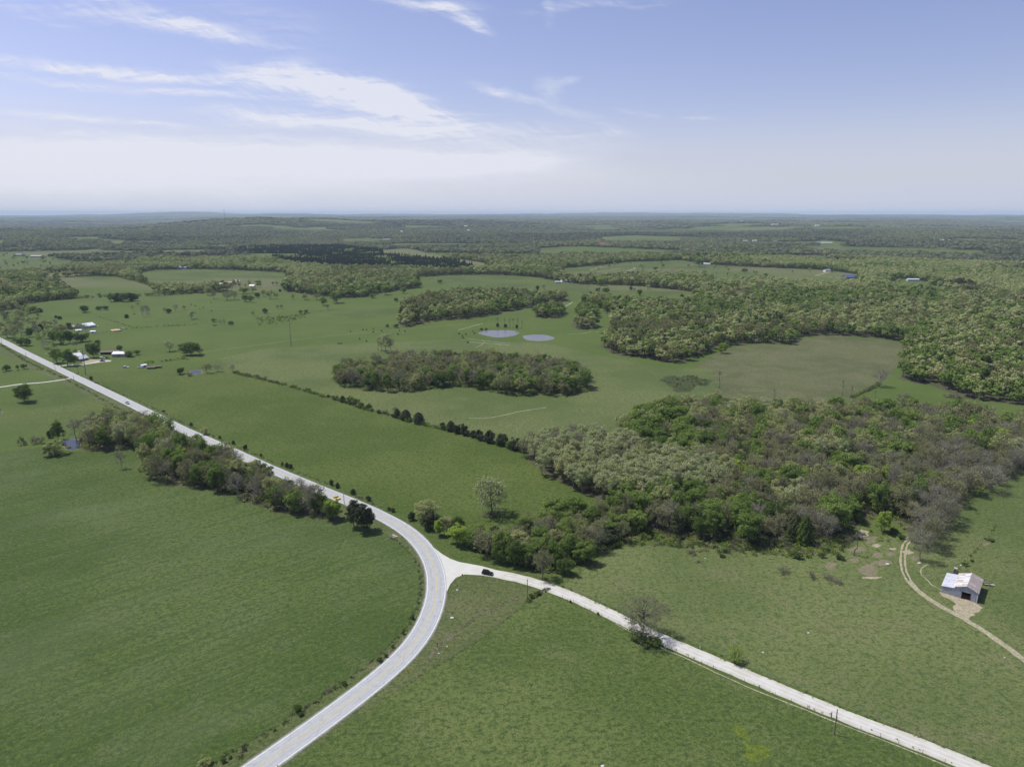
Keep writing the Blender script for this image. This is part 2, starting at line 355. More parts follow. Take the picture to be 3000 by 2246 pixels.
def ground_f(k, out):
    P = k.new('ShaderNodeNewGeometry').outputs['Position']
    c, h = grass_nodes(k, P, (.078, .112, .028), (.098, .124, .036), (.140, .140, .060), (.052, .082, .022), .55)
    a = k.new('ShaderNodeAttribute', attribute_name='cover'); s = k.new('ShaderNodeSeparateColor'); k.put(s.inputs[0], a.outputs['Color'])
    lush = k.mix(.5, c, (.080, .122, .024)); c = k.mix(s.outputs[1], c, lush)
    dry = k.mix(.6, c, (.150, .140, .075)); c = k.mix(s.outputs[2], c, dry)
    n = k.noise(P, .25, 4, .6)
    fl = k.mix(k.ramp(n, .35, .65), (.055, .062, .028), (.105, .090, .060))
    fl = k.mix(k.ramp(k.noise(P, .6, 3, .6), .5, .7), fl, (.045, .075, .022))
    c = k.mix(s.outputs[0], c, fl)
    prin(k, out, c, .95, .1, 0, h, .4, .35)
GROUND = mat('ground', ground_f)
def asphalt_f(k, out):
    P = k.new('ShaderNodeNewGeometry').outputs['Position']
    u = k.new('ShaderNodeUVMap'); s = k.new('ShaderNodeSeparateXYZ'); k.put(s.inputs[0], u.outputs[0])
    x = s.outputs[0]     # metres across from the centre line
    n = k.noise(P, .5, 4, .6); f = k.noise(P, 3., 3, .7)
    lane = k.m('ABSOLUTE', k.m('SUBTRACT', k.m('ABSOLUTE', x), 1.75))
    tr = k.ramp(k.m('ABSOLUTE', k.m('SUBTRACT', lane, .85)), .1, .55, 1, 0)
    c = k.mix(k.ramp(n, .3, .7), (.340, .350, .345), (.398, .405, .395))
    c = k.mix(k.m('MULTIPLY', tr, .45), c, (.435, .445, .435))
    c = k.mix(k.m('MULTIPLY', k.ramp(f, .45, .75), .25), c, (.28, .28, .28))
    st = k.noise(k.mapping(u.outputs[0], scale=(2.2, .035, 1)), 1., 4, .65)
    c = k.mix(k.m('MULTIPLY', k.ramp(st, .54, .72), .45), c, (.27, .272, .28))
    # filled cracks that run across and along the lanes
    vo = k.new('ShaderNodeTexVoronoi', feature='DISTANCE_TO_EDGE'); k.put(vo.inputs['Vector'], k.mapping(u.outputs[0], scale=(.5, .12, 1))); vo.inputs['Scale'].default_value = 1
    c = k.mix(k.ramp(vo.outputs['Distance'], .0, .018, .55, 0), c, (.17, .17, .175))
    prin(k, out, c, .9, .2, 0, f, .2, .02)
ASPH = mat('asphalt', asphalt_f)
def gravel_f(k, out):
    P = k.new('ShaderNodeNewGeometry').outputs['Position']
    u = k.new('ShaderNodeUVMap'); s = k.new('ShaderNodeSeparateXYZ'); k.put(s.inputs[0], u.outputs[0]); x = s.outputs[0]
    n = k.noise(P, .25, 4, .6); f = k.noise(P, 2.5, 4, .7)
    c = k.mix(k.ramp(n, .35, .65), (.52, .515, .46), (.45, .425, .365))
    tr = k.ramp(k.m('ABSOLUTE', k.m('SUBTRACT', k.m('ABSOLUTE', x), .95)), .15, .6, 1, 0)
    c = k.mix(k.m('MULTIPLY', tr, .55), c, (.575, .575, .535))
    c = k.mix(k.m('MULTIPLY', k.ramp(f, .48, .75), .4), c, (.44, .39, .31))
    e = k.m('ADD', k.m('ABSOLUTE', x), k.m('MULTIPLY', k.m('SUBTRACT', f, .5), 1.6))
    c = k.mix(k.ramp(e, 2.5, 3.3, 0, .6), c, (.34, .30, .21))
    prin(k, out, c, .95, .1, 0, f, .4, .04)
GRAV = mat('gravel', gravel_f)
def dirt_f(col, grassy):
    def f(k, out):
        P = k.new('ShaderNodeNewGeometry').outputs['Position']
        n = k.noise(P, .5, 5, .7); f2 = k.noise(P, 1.8, 3, .6)
        c = k.mix(k.ramp(n, .35, .65), tuple(v * .78 for v in col), tuple(v * 1.12 for v in col))
        c = k.mix(k.m('MULTIPLY', k.ramp(f2, .42, .56), grassy), c, (.085, .11, .04))
        prin(k, out, c, .95, .1, 0, n, .4, .08)
    return f
DIRT = mat('bare_dirt', dirt_f((.40, .34, .24), .35)); DIRT2 = mat('clay_dirt', dirt_f((.25, .20, .145), .75)); PATHM = mat('worn_path', dirt_f((.40, .38, .26), .55)); FAINT = mat('faint_wear', dirt_f((.19, .19, .10), .7))
WHITEP = plain('white_marking', (.80, .80, .80), .8, var=.06); YELLP = plain('yellow_marking', (.60, .45, .13), .8, var=.12)
def water_f(c):
    def f(k, out):
        P = k.new('ShaderNodeNewGeometry').outputs['Position']
        p = prin(k, out, c, .24, .28, 0, k.noise(P, 1.2, 3, .6), .25, .06)
    return f
WATER = mat('muddy_water', water_f((.145, .142, .140))); WATERD = mat('dark_water', water_f((.03, .035, .05)))
def leaf(name, a, b, tr=.36, hue=.0):
    """foliage: each tree of the kind has its own tint between a and b"""
    def f(k, out):
        rnd = k.new('ShaderNodeObjectInfo').outputs['Random']
        P = k.new('ShaderNodeNewGeometry').outputs['Position']
        n = k.noise(P, .8, 2, .5)
        c = k.mix(k.m('ADD', k.m('MULTIPLY', rnd, .75), k.m('MULTIPLY', n, .35), None, True), a, b)
        c = k.mix(k.m('MULTIPLY', k.ramp(k.noise(P, 5., 2, .5), .4, .6), .25), c, k.mix(1., c, (1.5, 1.35, 1.6), 'MULTIPLY'))
        d = k.new('ShaderNodeBsdfDiffuse'); t = k.new('ShaderNodeBsdfTranslucent'); mx = k.new('ShaderNodeMixShader')
        k.put(d.inputs[0], c); k.put(t.inputs[0], c); mx.inputs[0].default_value = tr
        k.put(mx.inputs[1], d.outputs[0]); k.put(mx.inputs[2], t.outputs[0]); k.put(out.inputs['Surface'], mx.outputs[0])
    return mat(name, f)
L_GREEN = leaf('green_leaves', (0.122, 0.198, 0.044), (0.230, 0.307, 0.077))
L_BRIGHT = leaf('bright_leaves', (0.256, 0.371, 0.058), (0.333, 0.410, 0.077))
L_BUD = leaf('opening_buds', (.215, .245, .092), (.310, .305, .125))
L_PALE = leaf('pale_leaves', (.420, .450, .235), (.350, .410, .165))
L_SPRING = leaf('spring_leaves', (0.282, 0.333, 0.115), (0.397, 0.410, 0.179))
L_CEDAR = leaf('cedar_leaves', (.050, .066, .030), (.078, .090, .042), .1)
L_PINE = leaf('pine_needles', (0.036, 0.056, 0.030), (0.060, 0.080, 0.040), .1)
L_DARK = leaf('dark_leaves', (0.077, 0.122, 0.031), (0.134, 0.186, 0.049))
L_TWIG = leaf('twigs', (.195, .190, .135), (.275, .265, .195), .1)
L_BRUSH = leaf('brush', (0.115, 0.115, 0.060), (0.170, 0.150, 0.095), .1)
BARK = plain('bark', (.130, .112, .090), .95, var=.3, scale=3); PBARK = plain('pale_bark', (.24, .22, .19), .95, var=.25, scale=3)
TIN = plain('weathered_tin', (.38, .39, .43), .65, .3, 0, .10, .5)


# ------------------------------------------------------------------ ground
def ground():
    azs = np.radians(np.concatenate([np.arange(-46, 46, .25), np.arange(46, 314, 4.)]))
    rr = [0.]; r = 40.
    while r < 42000: rr.append(r); r *= 1.007 if 140 < r < 9000 else 1.02
    rr.append(42000.); rr = np.array(rr)
    A, Rr = np.meshgrid(azs, rr[1:]); x = Rr * np.sin(A); y = Rr * np.cos(A)
    z = terrain(x, y); n, m = x.shape
    V = np.concatenate([[[0, 0, 0]], np.stack([x.ravel(), y.ravel(), z.ravel()], 1)])
    i = np.arange(n - 1)[:, None] * m; j = np.arange(m)[None, :]; j2 = (j + 1) % m
    q = np.stack([i + j, i + j2, i + m + j2, i + m + j], -1).reshape(-1, 4) + 1
    q = q[:, ::-1]
    t = np.stack([np.zeros(m, int), 1 + j2[0], 1 + j[0]], 1)
    me = mesh_np('ground', V, [q, t], [GROUND], smooth=True)
    px, py = proj(V[:, 0], V[:, 1], V[:, 2]); front = V[:, 1] > 30
    _, pt = proj(V[:, 0], V[:, 1], V[:, 2] + 11)
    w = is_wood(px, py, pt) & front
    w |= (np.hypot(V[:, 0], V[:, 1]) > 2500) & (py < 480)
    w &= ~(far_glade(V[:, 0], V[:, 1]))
    big = fbm(V[:, 0], V[:, 1], 420, 5, 3); lush = ss(.45, .6, big)
    dry = ss(.55, .7, fbm(V[:, 0], V[:, 1], 300, 8, 3)) * .8
    dry[inpoly(px, py, CLEAR[3]) | inpoly(px, py, CLEAR[4])] = 1
    c = np.stack([w.astype(float), lush, dry, np.ones(len(V))], 1).astype(np.float32)
    at = me.color_attributes.new('cover', 'FLOAT_COLOR', 'POINT'); at.data.foreach_set('color', c.ravel())
    o = link('ground', me); tag(o, 'rolling green pasture land reaching to the horizon', None, None, 'structure')
    return float(z.min()), float(z.max())
ZMIN, ZMAX = ground()

_rj = random.Random(5)
def sheet(name, pts, m, z, label, kind='structure', rough=.0, step=6., world=False):
    """a flat patch of ground cover with a slightly uneven edge"""
    P = [Vector(p) if world else W(*p) for p in pts]
    out = []
    for i, a in enumerate(P):
        b = P[(i + 1) % len(P)]; n = max(1, int((b - a).length / step)) if rough else 1
        d = (b - a); nrm = Vector((-d.y, d.x, 0)).normalized() if d.length > 0 else Vector()
        for q in range(n):
            p = a + d * q / n
            if rough and (q or rough < 0): p = p + nrm * _rj.uniform(-rough, rough)
            out.append((p.x, p.y, z))
    bm = bmesh.new(); f = bm.faces.new([bm.verts.new(p) for p in out])
    if f.normal.z < 0 or f.calc_area() and (f.normal_update() or f.normal.z < 0): f.normal_flip()
    bmesh.ops.triangulate(bm, faces=bm.faces[:])
    for f in bm.faces:
        f.normal_update()
        if f.normal.z < 0: f.normal_flip()
    me = bpy.data.meshes.new(name); bm.to_mesh(me); bm.free(); me.materials.append(m)
    return tag(link(name, me), label, None, None, kind)
def smooth_line(pts, step=4.):
    P = [p if isinstance(p, Vector) else W(*p) for p in pts]
    P = [2 * P[0] - P[1]] + P + [2 * P[-1] - P[-2]]; out = []
    for i in range(1, len(P) - 2):
        a, b, c, d = P[i - 1:i + 3]; n = max(1, int((c - b).length / step))
        for q in range(n):
            t = q / n
            out.append(.5 * ((2 * b) + (c - a) * t + (2 * a - 5 * b + 4 * c - d) * t * t + (3 * b - a - 3 * c + d) * t ** 3))
    out.append(P[-2]); return out
def relax(L, n):
    for _ in range(n):
        L = [L[0]] + [(L[i - 1] + 2 * L[i] + L[i + 1]) / 4 for i in range(1, len(L) - 1)] + [L[-1]]
    return L
def ribbon(name, L, x0, x1, z, m, label=None, kind='structure', wob=0., parent=None, drape=False, seed=1, gap=0):
    rj = random.Random(seed); V = []; U = []; s = 0
    for i, p in enumerate(L):
        t = (L[min(i + 1, len(L) - 1)] - L[max(i - 1, 0)]); t.z = 0; t.normalize(); n = Vector((t.y, -t.x, 0))
        if i: s += (L[i] - L[i - 1]).length
        w0, w1 = (rj.uniform(-wob, wob), rj.uniform(-wob, wob)) if wob else (0, 0)
        for x in (x0 + w0, x1 + w1):
            q = p + n * x; zz = (float(terrain(q.x, q.y)) + z) if drape else z
            V.append((q.x, q.y, zz)); U.append((x, s))
    n = len(L); idx = [i for i in range(n - 1) if not gap or (i % gap) != 0]
    q = [(2 * i, 2 * i + 1, 2 * i + 3, 2 * i + 2) for i in idx]
    me = mesh_np(name, V, [q], [m]); uvl = me.uv_layers.new(name='UVMap')
    vi = np.zeros(len(me.loops), np.int32); me.loops.foreach_get('vertex_index', vi)
    uvl.data.foreach_set('uv', np.array(U, np.float32)[vi].ravel())
    if me.polygons[0].normal.z < 0: me.flip_normals()
    o = link(name, me, parent)
    return tag(o, label, None, None, kind if parent is None else None)


# fields, each a sheet a few centimetres proud of the next
HEDGE = [(503, 805), (560, 818), (630, 836), (705, 858), (742, 868), (790, 885), (832, 894), (858, 902), (904, 916), (956, 927), (1003, 938), (1058, 955), (1085, 962), (1135, 976)]
sheet('field', [(-500, 1010), (0, 976), (90, 966), (150, 975), (235, 975), (300, 968), (306, 1008), (320, 1038), (370, 1048), (440, 1056), (500, 1069), (550, 1091), (600, 1108), (650, 1118), (745, 1128), (800, 1148), (842, 1158), (871, 1178), (896, 1206), (908, 1239), (908, 1273), (899, 1313), (877, 1357), (842, 1394), (800, 1431), (735, 1476), (666, 1524), (600, 1568), (533, 1606), (466, 1645), (380, 1710), (200, 1900), (-900, 2100)],
      LUSH, .02, 'dark lush green field filling the inside of the road bend', rough=.5)
sheet('field', [(1204, 1291), (1270, 1318), (1337, 1352), (1437, 1401), (1475, 1416), (1608, 1478), (1741, 1531), (1808, 1558), (1941, 1608), (2041, 1650), (2200, 1718), (2300, 1900), (1500, 2100), (500, 1900), (560, 1735), (640, 1640), (737, 1568), (804, 1524), (871, 1483), (937, 1440), (1004, 1400), (1054, 1367), (1097, 1333), (1134, 1302), (1172, 1277)],
      MEAD, .02, 'mottled green field between the paved curve and the gravel road', rough=.5)
sheet('field', HEDGE + [(1145, 1000), (1200, 1036), (1250, 1062), (1300, 1084), (1310, 1105), (1200, 1138), (1060, 1160), (950, 1146), (900, 1128), (850, 1103), (763, 1067), (690, 1036), (633, 1015), (567, 987), (500, 958), (413, 920), (353, 890), (283, 857), (200, 822), (170, 805), (300, 800), (400, 808)],
      HAY, .02, 'even bright green hay field between the paved road and the hedgerow', rough=.5)
sheet('pasture', HEDGE[::-1] + [(505, 800), (470, 775), (560, 755), (700, 745), (1000, 733), (1180, 742), (1280, 765), (1330, 775), (1440, 795), (1540, 795), (1545, 850), (1450, 855), (1380, 892), (1350, 935), (1200, 962), (1140, 968)],
      PALEP, .016, 'pale grazed pasture round the island of trees', rough=.5)
sheet('pasture', [(1500, 790), (1570, 752), (1625, 746), (1661, 744), (1708, 749), (1722, 731), (1765, 727), (1808, 726), (1875, 731), (1908, 736), (1956, 743), (1950, 777), (1928, 808), (1898, 830), (1840, 860), (1800, 885), (1600, 895), (1480, 890), (1545, 840), (1540, 800)],
      BROWNP, .024, 'brownish unmown pasture ringed by the forest', rough=1.)
sheet('pasture', [(1215, 1268), (1250, 1240), (1300, 1205), (1340, 1180), (1500, 1172), (1640, 1185), (1800, 1185), (1960, 1150), (2060, 1110), (2110, 1062), (2260, 1010), (2600, 1000), (2600, 2000), (2300, 1780), (2041, 1612), (1941, 1572), (1808, 1518), (1741, 1492), (1608, 1436), (1475, 1376), (1437, 1360), (1337, 1315)],
      OLIVE, .016, 'olive green pasture sloping between the gravel road and the tin barn', rough=.6)
sheet('pasture', [(2150, 1138), (2060, 1112), (2110, 1062), (2260, 1012), (2600, 1000), (2600, 1500), (2240, 1400), (2150, 1330), (2090, 1215)], PALEP, .03, 'greener pasture beyond the wire fence behind the tin barn', rough=.6)
sheet('verge', [(940, 1330), (962, 1300), (980, 1256), (1010, 1243), (1060, 1246), (1110, 1259), (1172, 1276), (1134, 1302), (1097, 1333), (1054, 1367), (1004, 1400), (937, 1440), (871, 1483), (804, 1524), (737, 1568), (640, 1640), (560, 1735), (500, 1735), (787, 1490), (900, 1390)], VERGE, .024, 'rough olive verge in the fork of the two roads', rough=.4)
sheet('verge', [(-500, 880), (-100, 705), (0, 748), (123, 806), (260, 872), (400, 942), (533, 1002), (667, 1058), (790, 1110), (850, 1135), (880, 1160), (905, 1190), (922, 1230), (926, 1290), (905, 1345), (850, 1405), (787, 1460), (640, 1565), (480, 1680), (380, 1735), (330, 1735), (533, 1606), (735, 1476), (842, 1394), (899, 1313), (908, 1250), (890, 1195), (842, 1158), (760, 1120), (667, 1078), (533, 1020), (400, 955), (300, 905), (150, 835), (0, 765), (-100, 720)], VERGE, .012, 'weedy verge along the inner side of the paved road', rough=.3)

YEL = grass('buttercup_grass', (.120, .160, .020), (.080, .112, .026), (.150, .190, .030), (.074, .104, .024), .8, .05)
sheet('flower_patch', [(1600, 1600), (1625, 1606), (1650, 1610), (1668, 1618), (1662, 1634), (1645, 1645), (1622, 1646), (1606, 1632), (1612, 1618)], YEL, .026, 'yellow green patch of weeds in the mottled field', rough=.8, step=1.)
sheet('flower_patch', [(1580, 1570), (1598, 1566), (1612, 1576), (1622, 1592), (1610, 1600), (1592, 1586)], YEL, .027, 'smaller yellow green weed patch above the larger one', rough=.6, step=1.)

sheet('hollow', [(1424, 820), (1445, 811), (1470, 815), (1495, 809), (1515, 818), (1540, 822), (1525, 834), (1505, 832), (1492, 846), (1462, 848), (1448, 835)], grass('damp_grass', (.060, .078, .028), (.075, .088, .034), (.110, .105, .055), (.034, .046, .018), .5), .026, 'dark damp hollow beside the brown pasture', rough=2.2, step=4.)
# paved road
RD = [(-130, 676), (-60, 707), (0, 734), (55, 762), (123, 795), (200, 832), (260, 861), (333, 897), (400, 930), (467, 959), (533, 989), (583, 1012), (627, 1030), (667, 1047), (703, 1062), (744, 1078), (780, 1093), (814, 1109), (850, 1126), (880, 1145), (908, 1169), (929, 1198), (942, 1228), (948, 1257), (945, 1288), (937, 1319), (923, 1353), (903, 1386), (877, 1417), (837, 1451), (787, 1491), (737, 1529), (650, 1592), (560, 1656), (440, 1740), (300, 1840)]
RL = relax(smooth_line(RD, 4.), 12)
ribbon('road', RL, -4.05, 4.05, .045, ASPH, 'light grey paved two lane road curving through the fields')
ribbon('road_shoulder', RL, -4.5, 4.5, .036, mat('shoulder', dirt_f((.22, .21, .18), .55)), 'narrow gravelly shoulder along the paved road', wob=.3)
ribbon('road_marking', RL, 3.42, 3.58, .050, WHITEP, 'white line along the outer edge of the paved road')
ribbon('road_marking', RL, -3.58, -3.42, .050, WHITEP, 'white line along the inner edge of the paved road')
ribbon('road_marking', RL, -.20, -.08, .050, YELLP, 'left of the twin yellow centre lines on the paved road')
ribbon('road_marking', RL, .08, .20, .050, YELLP, 'right of the twin yellow centre lines on the paved road')
ribbon('swale', smooth_line([(1118, 1290), (1080, 1306), (1040, 1328), (1000, 1352), (960, 1385), (925, 1420)], 3.), -.9, .9, .0275, WEEDY, 'darker weedy swale running down the olive verge', wob=.5)
ribbon('swale', smooth_line([(905, 1200), (918, 1240), (919, 1285), (906, 1330), (880, 1372), (845, 1405), (800, 1445)], 3.), -.5, .5, .0275, WEEDY, 'pale dry strip along the inner verge fence', wob=.3)
# gravel road and its mouth
GR = [(968, 1218), (1000, 1226), (1054, 1236), (1104, 1244), (1154, 1257), (1204, 1275), (1254, 1295), (1304, 1320), (1337, 1334), (1387, 1360), (1437, 1385), (1475, 1399), (1541, 1428), (1608, 1456), (1674, 1484), (1741, 1512), (1808, 1540), (1874, 1566), (1941, 1589), (2008, 1616), (2074, 1643), (2200, 1695), (2330, 1760)]
GL = relax(smooth_line(GR, 3.), 8)
ribbon('gravel_road', GL, -3.15, 3.15, .040, GRAV, 'pale cream gravel road running off to the lower right', wob=.22)
ap = sheet('gravel_apron', [(938, 1183), (955, 1196), (972, 1206), (991, 1213), (1013, 1217), (1040, 1222), (1070, 1230), (1095, 1238), (1080, 1246), (1040, 1242), (1004, 1240), (985, 1247), (972, 1262), (966, 1276), (958, 1270), (955, 1240), (948, 1210)], GRAV, .041, 'flared gravel mouth where the gravel road meets the pavement')
def zero_uv(o):
    me = o.data; l = me.uv_layers.new(name='UVMap')
    l.data.foreach_set('uv', np.tile(np.array([.95, 0], np.float32), len(me.loops)))
zero_uv(ap)
# farm tracks and drives
ribbon('track', smooth_line([(-60, 842), (0, 836), (40, 830), (90, 826), (135, 820), (158, 815)]), -1.6, 1.6, .035, GRAV, 'thin cream farm track joining the paved road from the west', wob=.15)
zl = [(118, 791), (145, 789), (180, 787), (205, 783), (222, 779), (240, 779)]
ribbon('driveway', smooth_line(zl), -1.9, 1.9, .035, GRAV, 'pale gravel driveway into the roadside farmyard', wob=.2)
sheet('driveway', [(176, 782), (192, 776), (215, 776), (236, 778), (240, 781), (215, 783), (185, 787)], DIRT, .032, 'bare turning area of the roadside farmyard', rough=.4, step=3)
ribbon('track', smooth_line([(97, 764), (120, 761), (150, 759)]), -1., 1., .03, PATHM, 'faint worn drive north of the farmyard', wob=.2)
TR = [(1966, 1160), (1953, 1180), (1950, 1212), (1955, 1240), (1974, 1267), (2006, 1294), (2040, 1314), (2084, 1336), (2124, 1361), (2168, 1392), (2212, 1424), (2270, 1470)]
TL = relax(smooth_line(TR, 2.5), 4)
ribbon('dirt_track', TL, -1.25, -.45, .030, DIRT, 'two rut dirt track curving past the tin barn, outer rut', wob=.18, seed=4)
ribbon('dirt_track', TL, .45, 1.25, .031, DIRT, 'two rut dirt track curving past the tin barn, inner rut', wob=.18, seed=9)
ribbon('dirt_track', TL[int(len(TL) * .42):], -.6, .6, .028, PATHM, 'thin worn strip between the ruts near the tin barn', wob=.3, seed=19)
ribbon('path', smooth_line([(2004, 1218), (1990, 1228), (1990, 1240), (2003, 1252), (2012, 1262), (2040, 1277)], 2.), -.25, .25, .031, PATHM, 'thin trodden path beside the dirt track', wob=.1)
sheet('bare_ground', [(2036, 1276), (2050, 1284), (2072, 1284), (2092, 1296), (2108, 1302), (2124, 1312), (2112, 1322), (2098, 1330), (2092, 1338), (2076, 1330), (2060, 1316), (2066, 1304), (2048, 1292), (2032, 1284)], DIRT, .033, 'trampled tan dirt in front of the tin barn doorway', rough=.7, step=1.5)
for i, (x, y, a, b) in enumerate([(1862, 1152, 17, 9), (1878, 1165, 20, 8), (1855, 1185, 20, 7), (1892, 1178, 12, 4), (1895, 1199, 14, 6), (1846, 1209, 12, 6), (1929, 1185, 8, 3), (1876, 1231, 22, 12), (1905, 1215, 20, 6), (1884, 1247, 24, 3), (1795, 1222, 12, 9), (1925, 1197, 12, 4), (1960, 1192, 12, 6), (1975, 1205, 8, 5), (2127, 1174, 10, 4)]):
    P = [(x + a * math.cos(t) * _rj.uniform(.6, 1.25), y + b * math.sin(t) * _rj.uniform(.6, 1.25)) for t in np.linspace(0, 2 * math.pi, 12)[:-1]]
    sheet('dirt_patch', P, (DIRT2, DIRT)[i % 3 == 0], .026 + .0005 * i, 'scraped brown dirt patch in the rough clearing', rough=.4, step=1.2)
# worn lines in the pastures
WP = [([(1014, 903), (1050, 903), (1090, 896), (1120, 889), (1145, 885), (1180, 880)], .5), ([(1007, 731), (1040, 735), (1080, 740), (1102, 742)], .7), ([(1015, 739), (1060, 742), (1100, 746)], 1.0),
      ([(990, 713), (1010, 708), (1030, 702), (1043, 699)], .8), ([(1228, 721), (1255, 721), (1275, 717), (1293, 717)], .6), ([(1210, 665), (1222, 661), (1237, 653)], 1.2),
      ([(1027, 751), (1040, 745), (1047, 738)], .4), ([(570, 676), (630, 670), (715, 668)], .5), ([(413, 665), (470, 667), (520, 668)], .5), ([(440, 760), (560, 745), (700, 727), (1000, 700)], .35),
      ([(1208, 1391 + 9), (1330, 1347), (1440, 1404), (1475, 1418), (1608, 1480), (1741, 1533), (1808, 1560), (1941, 1611), (2041, 1652), (2200, 1722)][1:], .22),
      ([(1280, 560 + 42), (1400, 640 - 42)], .3)][:-1]
for i, (p, w) in enumerate(WP):
    ribbon('path', smooth_line(p, 3.), -w, w, .05 if p[0][1] > 760 else .12, PATHM, 'thin pale trodden line across the grass', wob=w * .5, drape=True, seed=i)
for i, (p, w) in enumerate([([(1209, 583), (1240, 578), (1290, 573)], .9), ([(1275, 584), (1300, 577), (1322, 577)], 2.), ([(1290, 588), (1318, 584), (1340, 580)], 2.), ([(1355, 586), (1372, 580), (1366, 578)], 1.8), ([(1761, 596), (1776, 592), (1795, 587), (1814, 586)], 2.5), ([(1761, 596), (1795, 599), (1828, 603)], 2.2),
                            ([(1000, 592), (1100, 592)], 1.5), ([(1390, 544), (1440, 545), (1475, 543)], 2.5), ([(60, 652), (140, 645), (230, 640), (330, 637), (410, 632)], 1.6), ([(500, 621), (540, 621), (600, 615)], 1.6), ([(1474, 574), (1500, 572), (1520, 571)], 2.)]):
    ribbon('track', smooth_line(p, 12.), -w, w, .35, PATHM, 'pale farm lane winding through the distant pasture', drape=True, wob=w * .3, seed=i + 40)
def pond(pts, m, label):
    P = relax(smooth_line(pts + [pts[0]], 3.), 2)
    sheet('pond', P[:-1], m, .06, label, world=True)
    rim = [p + (p - sum(P, Vector()) / len(P)).normalized() * _rj.uniform(.5, 1.6) for p in P[:-1]]
    sheet('pond_bank', rim, DIRT2, .055, 'muddy bank round the water of the ' + label.split(' ', 1)[1].split(' ')[0] + ' pond at ' + label.split(' ')[-1], world=True)
pond([(1033, 719), (1048, 714.5), (1075, 713.5), (1105, 714), (1120, 718), (1113, 724), (1090, 728), (1070, 728.5), (1045, 723.5)], WATER, 'grey muddy farm pond with cattle nearby, larger of a pair')
pond([(1130, 725.5), (1150, 723), (1178, 723.5), (1197, 730), (1185, 735), (1163, 736.5), (1142, 735), (1133, 731)], WATER, 'smooth grey farm pond, smaller of a pair')
pond([(132, 955), (148, 946.5), (163, 946), (172, 955), (172, 968), (162, 974), (146, 973), (140, 964)], WATERD, 'dark blue pond half hidden at the wood end')
pond([(410, 804), (414, 800), (425, 799), (436, 799.5), (435, 806), (425, 809), (413, 808)], WATERD, 'small blue pond beside the hedgerow')
pond([(-12, 891), (-5, 888.5), (5, 889), (9, 892), (2, 895.5), (-9, 895)], WATERD, 'small blue pond cut by the edge')
pond([(1350 - 3, 617 + 11), (1345, 626.6), (1365, 626), (1362, 629), (1348, 630)][1:] , WATER, 'tiny pale pond under distant trees')


# ------------------------------------------------------------------ trees: shapes shared by the copies
def quads(c, nrm, s, rng, asp=1.):
    """one small leaf face per centre"""
    n = len(c); r = rng.normal(size=(n, 3)); u = np.cross(nrm, r); u /= np.linalg.norm(u, axis=1)[:, None] + 1e-9
    v = np.cross(nrm, u); v /= np.linalg.norm(v, axis=1)[:, None] + 1e-9
    s = (s * rng.uniform(.6, 1.3, n))[:, None] * .5
    V = np.stack([c - u * s - v * s * asp, c + u * s - v * s * asp * .6, c + u * s * .8 + v * s * asp, c - u * s * .6 + v * s * asp], 1).reshape(-1, 3)
    return V, np.arange(4 * n).reshape(n, 4)
def blades(a, b, w, rng):
    """thin twig from each a to each b"""
    n = len(a); d = b - a; u = np.cross(d, rng.normal(size=(n, 3))); u /= np.linalg.norm(u, axis=1)[:, None] + 1e-9
    w = np.broadcast_to(np.asarray(w), (n,))[:, None]
    V = np.stack([a - u * w, a + u * w, b + u * w * .4, b - u * w * .4], 1).reshape(-1, 3)
    return V, np.arange(4 * n).reshape(n, 4)
def tubes(segs, n=5):
    V = []; Q = []; o = 0
    for a, b, r0, r1 in segs:
        a = np.array(a, float); b = np.array(b, float); d = b - a; d /= np.linalg.norm(d) + 1e-9
        u = np.cross(d, (0, 0, 1) if abs(d[2]) < .9 else (1, 0, 0)); u /= np.linalg.norm(u); v = np.cross(d, u)
        for c, r in ((a, r0), (b, r1)):
            for i in range(n):
                t = 2 * math.pi * i / n; V.append(c + r * (math.cos(t) * u + math.sin(t) * v))
        Q += [(o + i, o + (i + 1) % n, o + n + (i + 1) % n, o + n + i) for i in range(n)]; o += 2 * n
    return np.array(V), np.array(Q)
def joinm(parts):
    V = []; Q = []; o = 0
    for v, q in parts:
        if len(v): V.append(v); Q.append(np.asarray(q) + o); o += len(v)
    return np.concatenate(V), Q
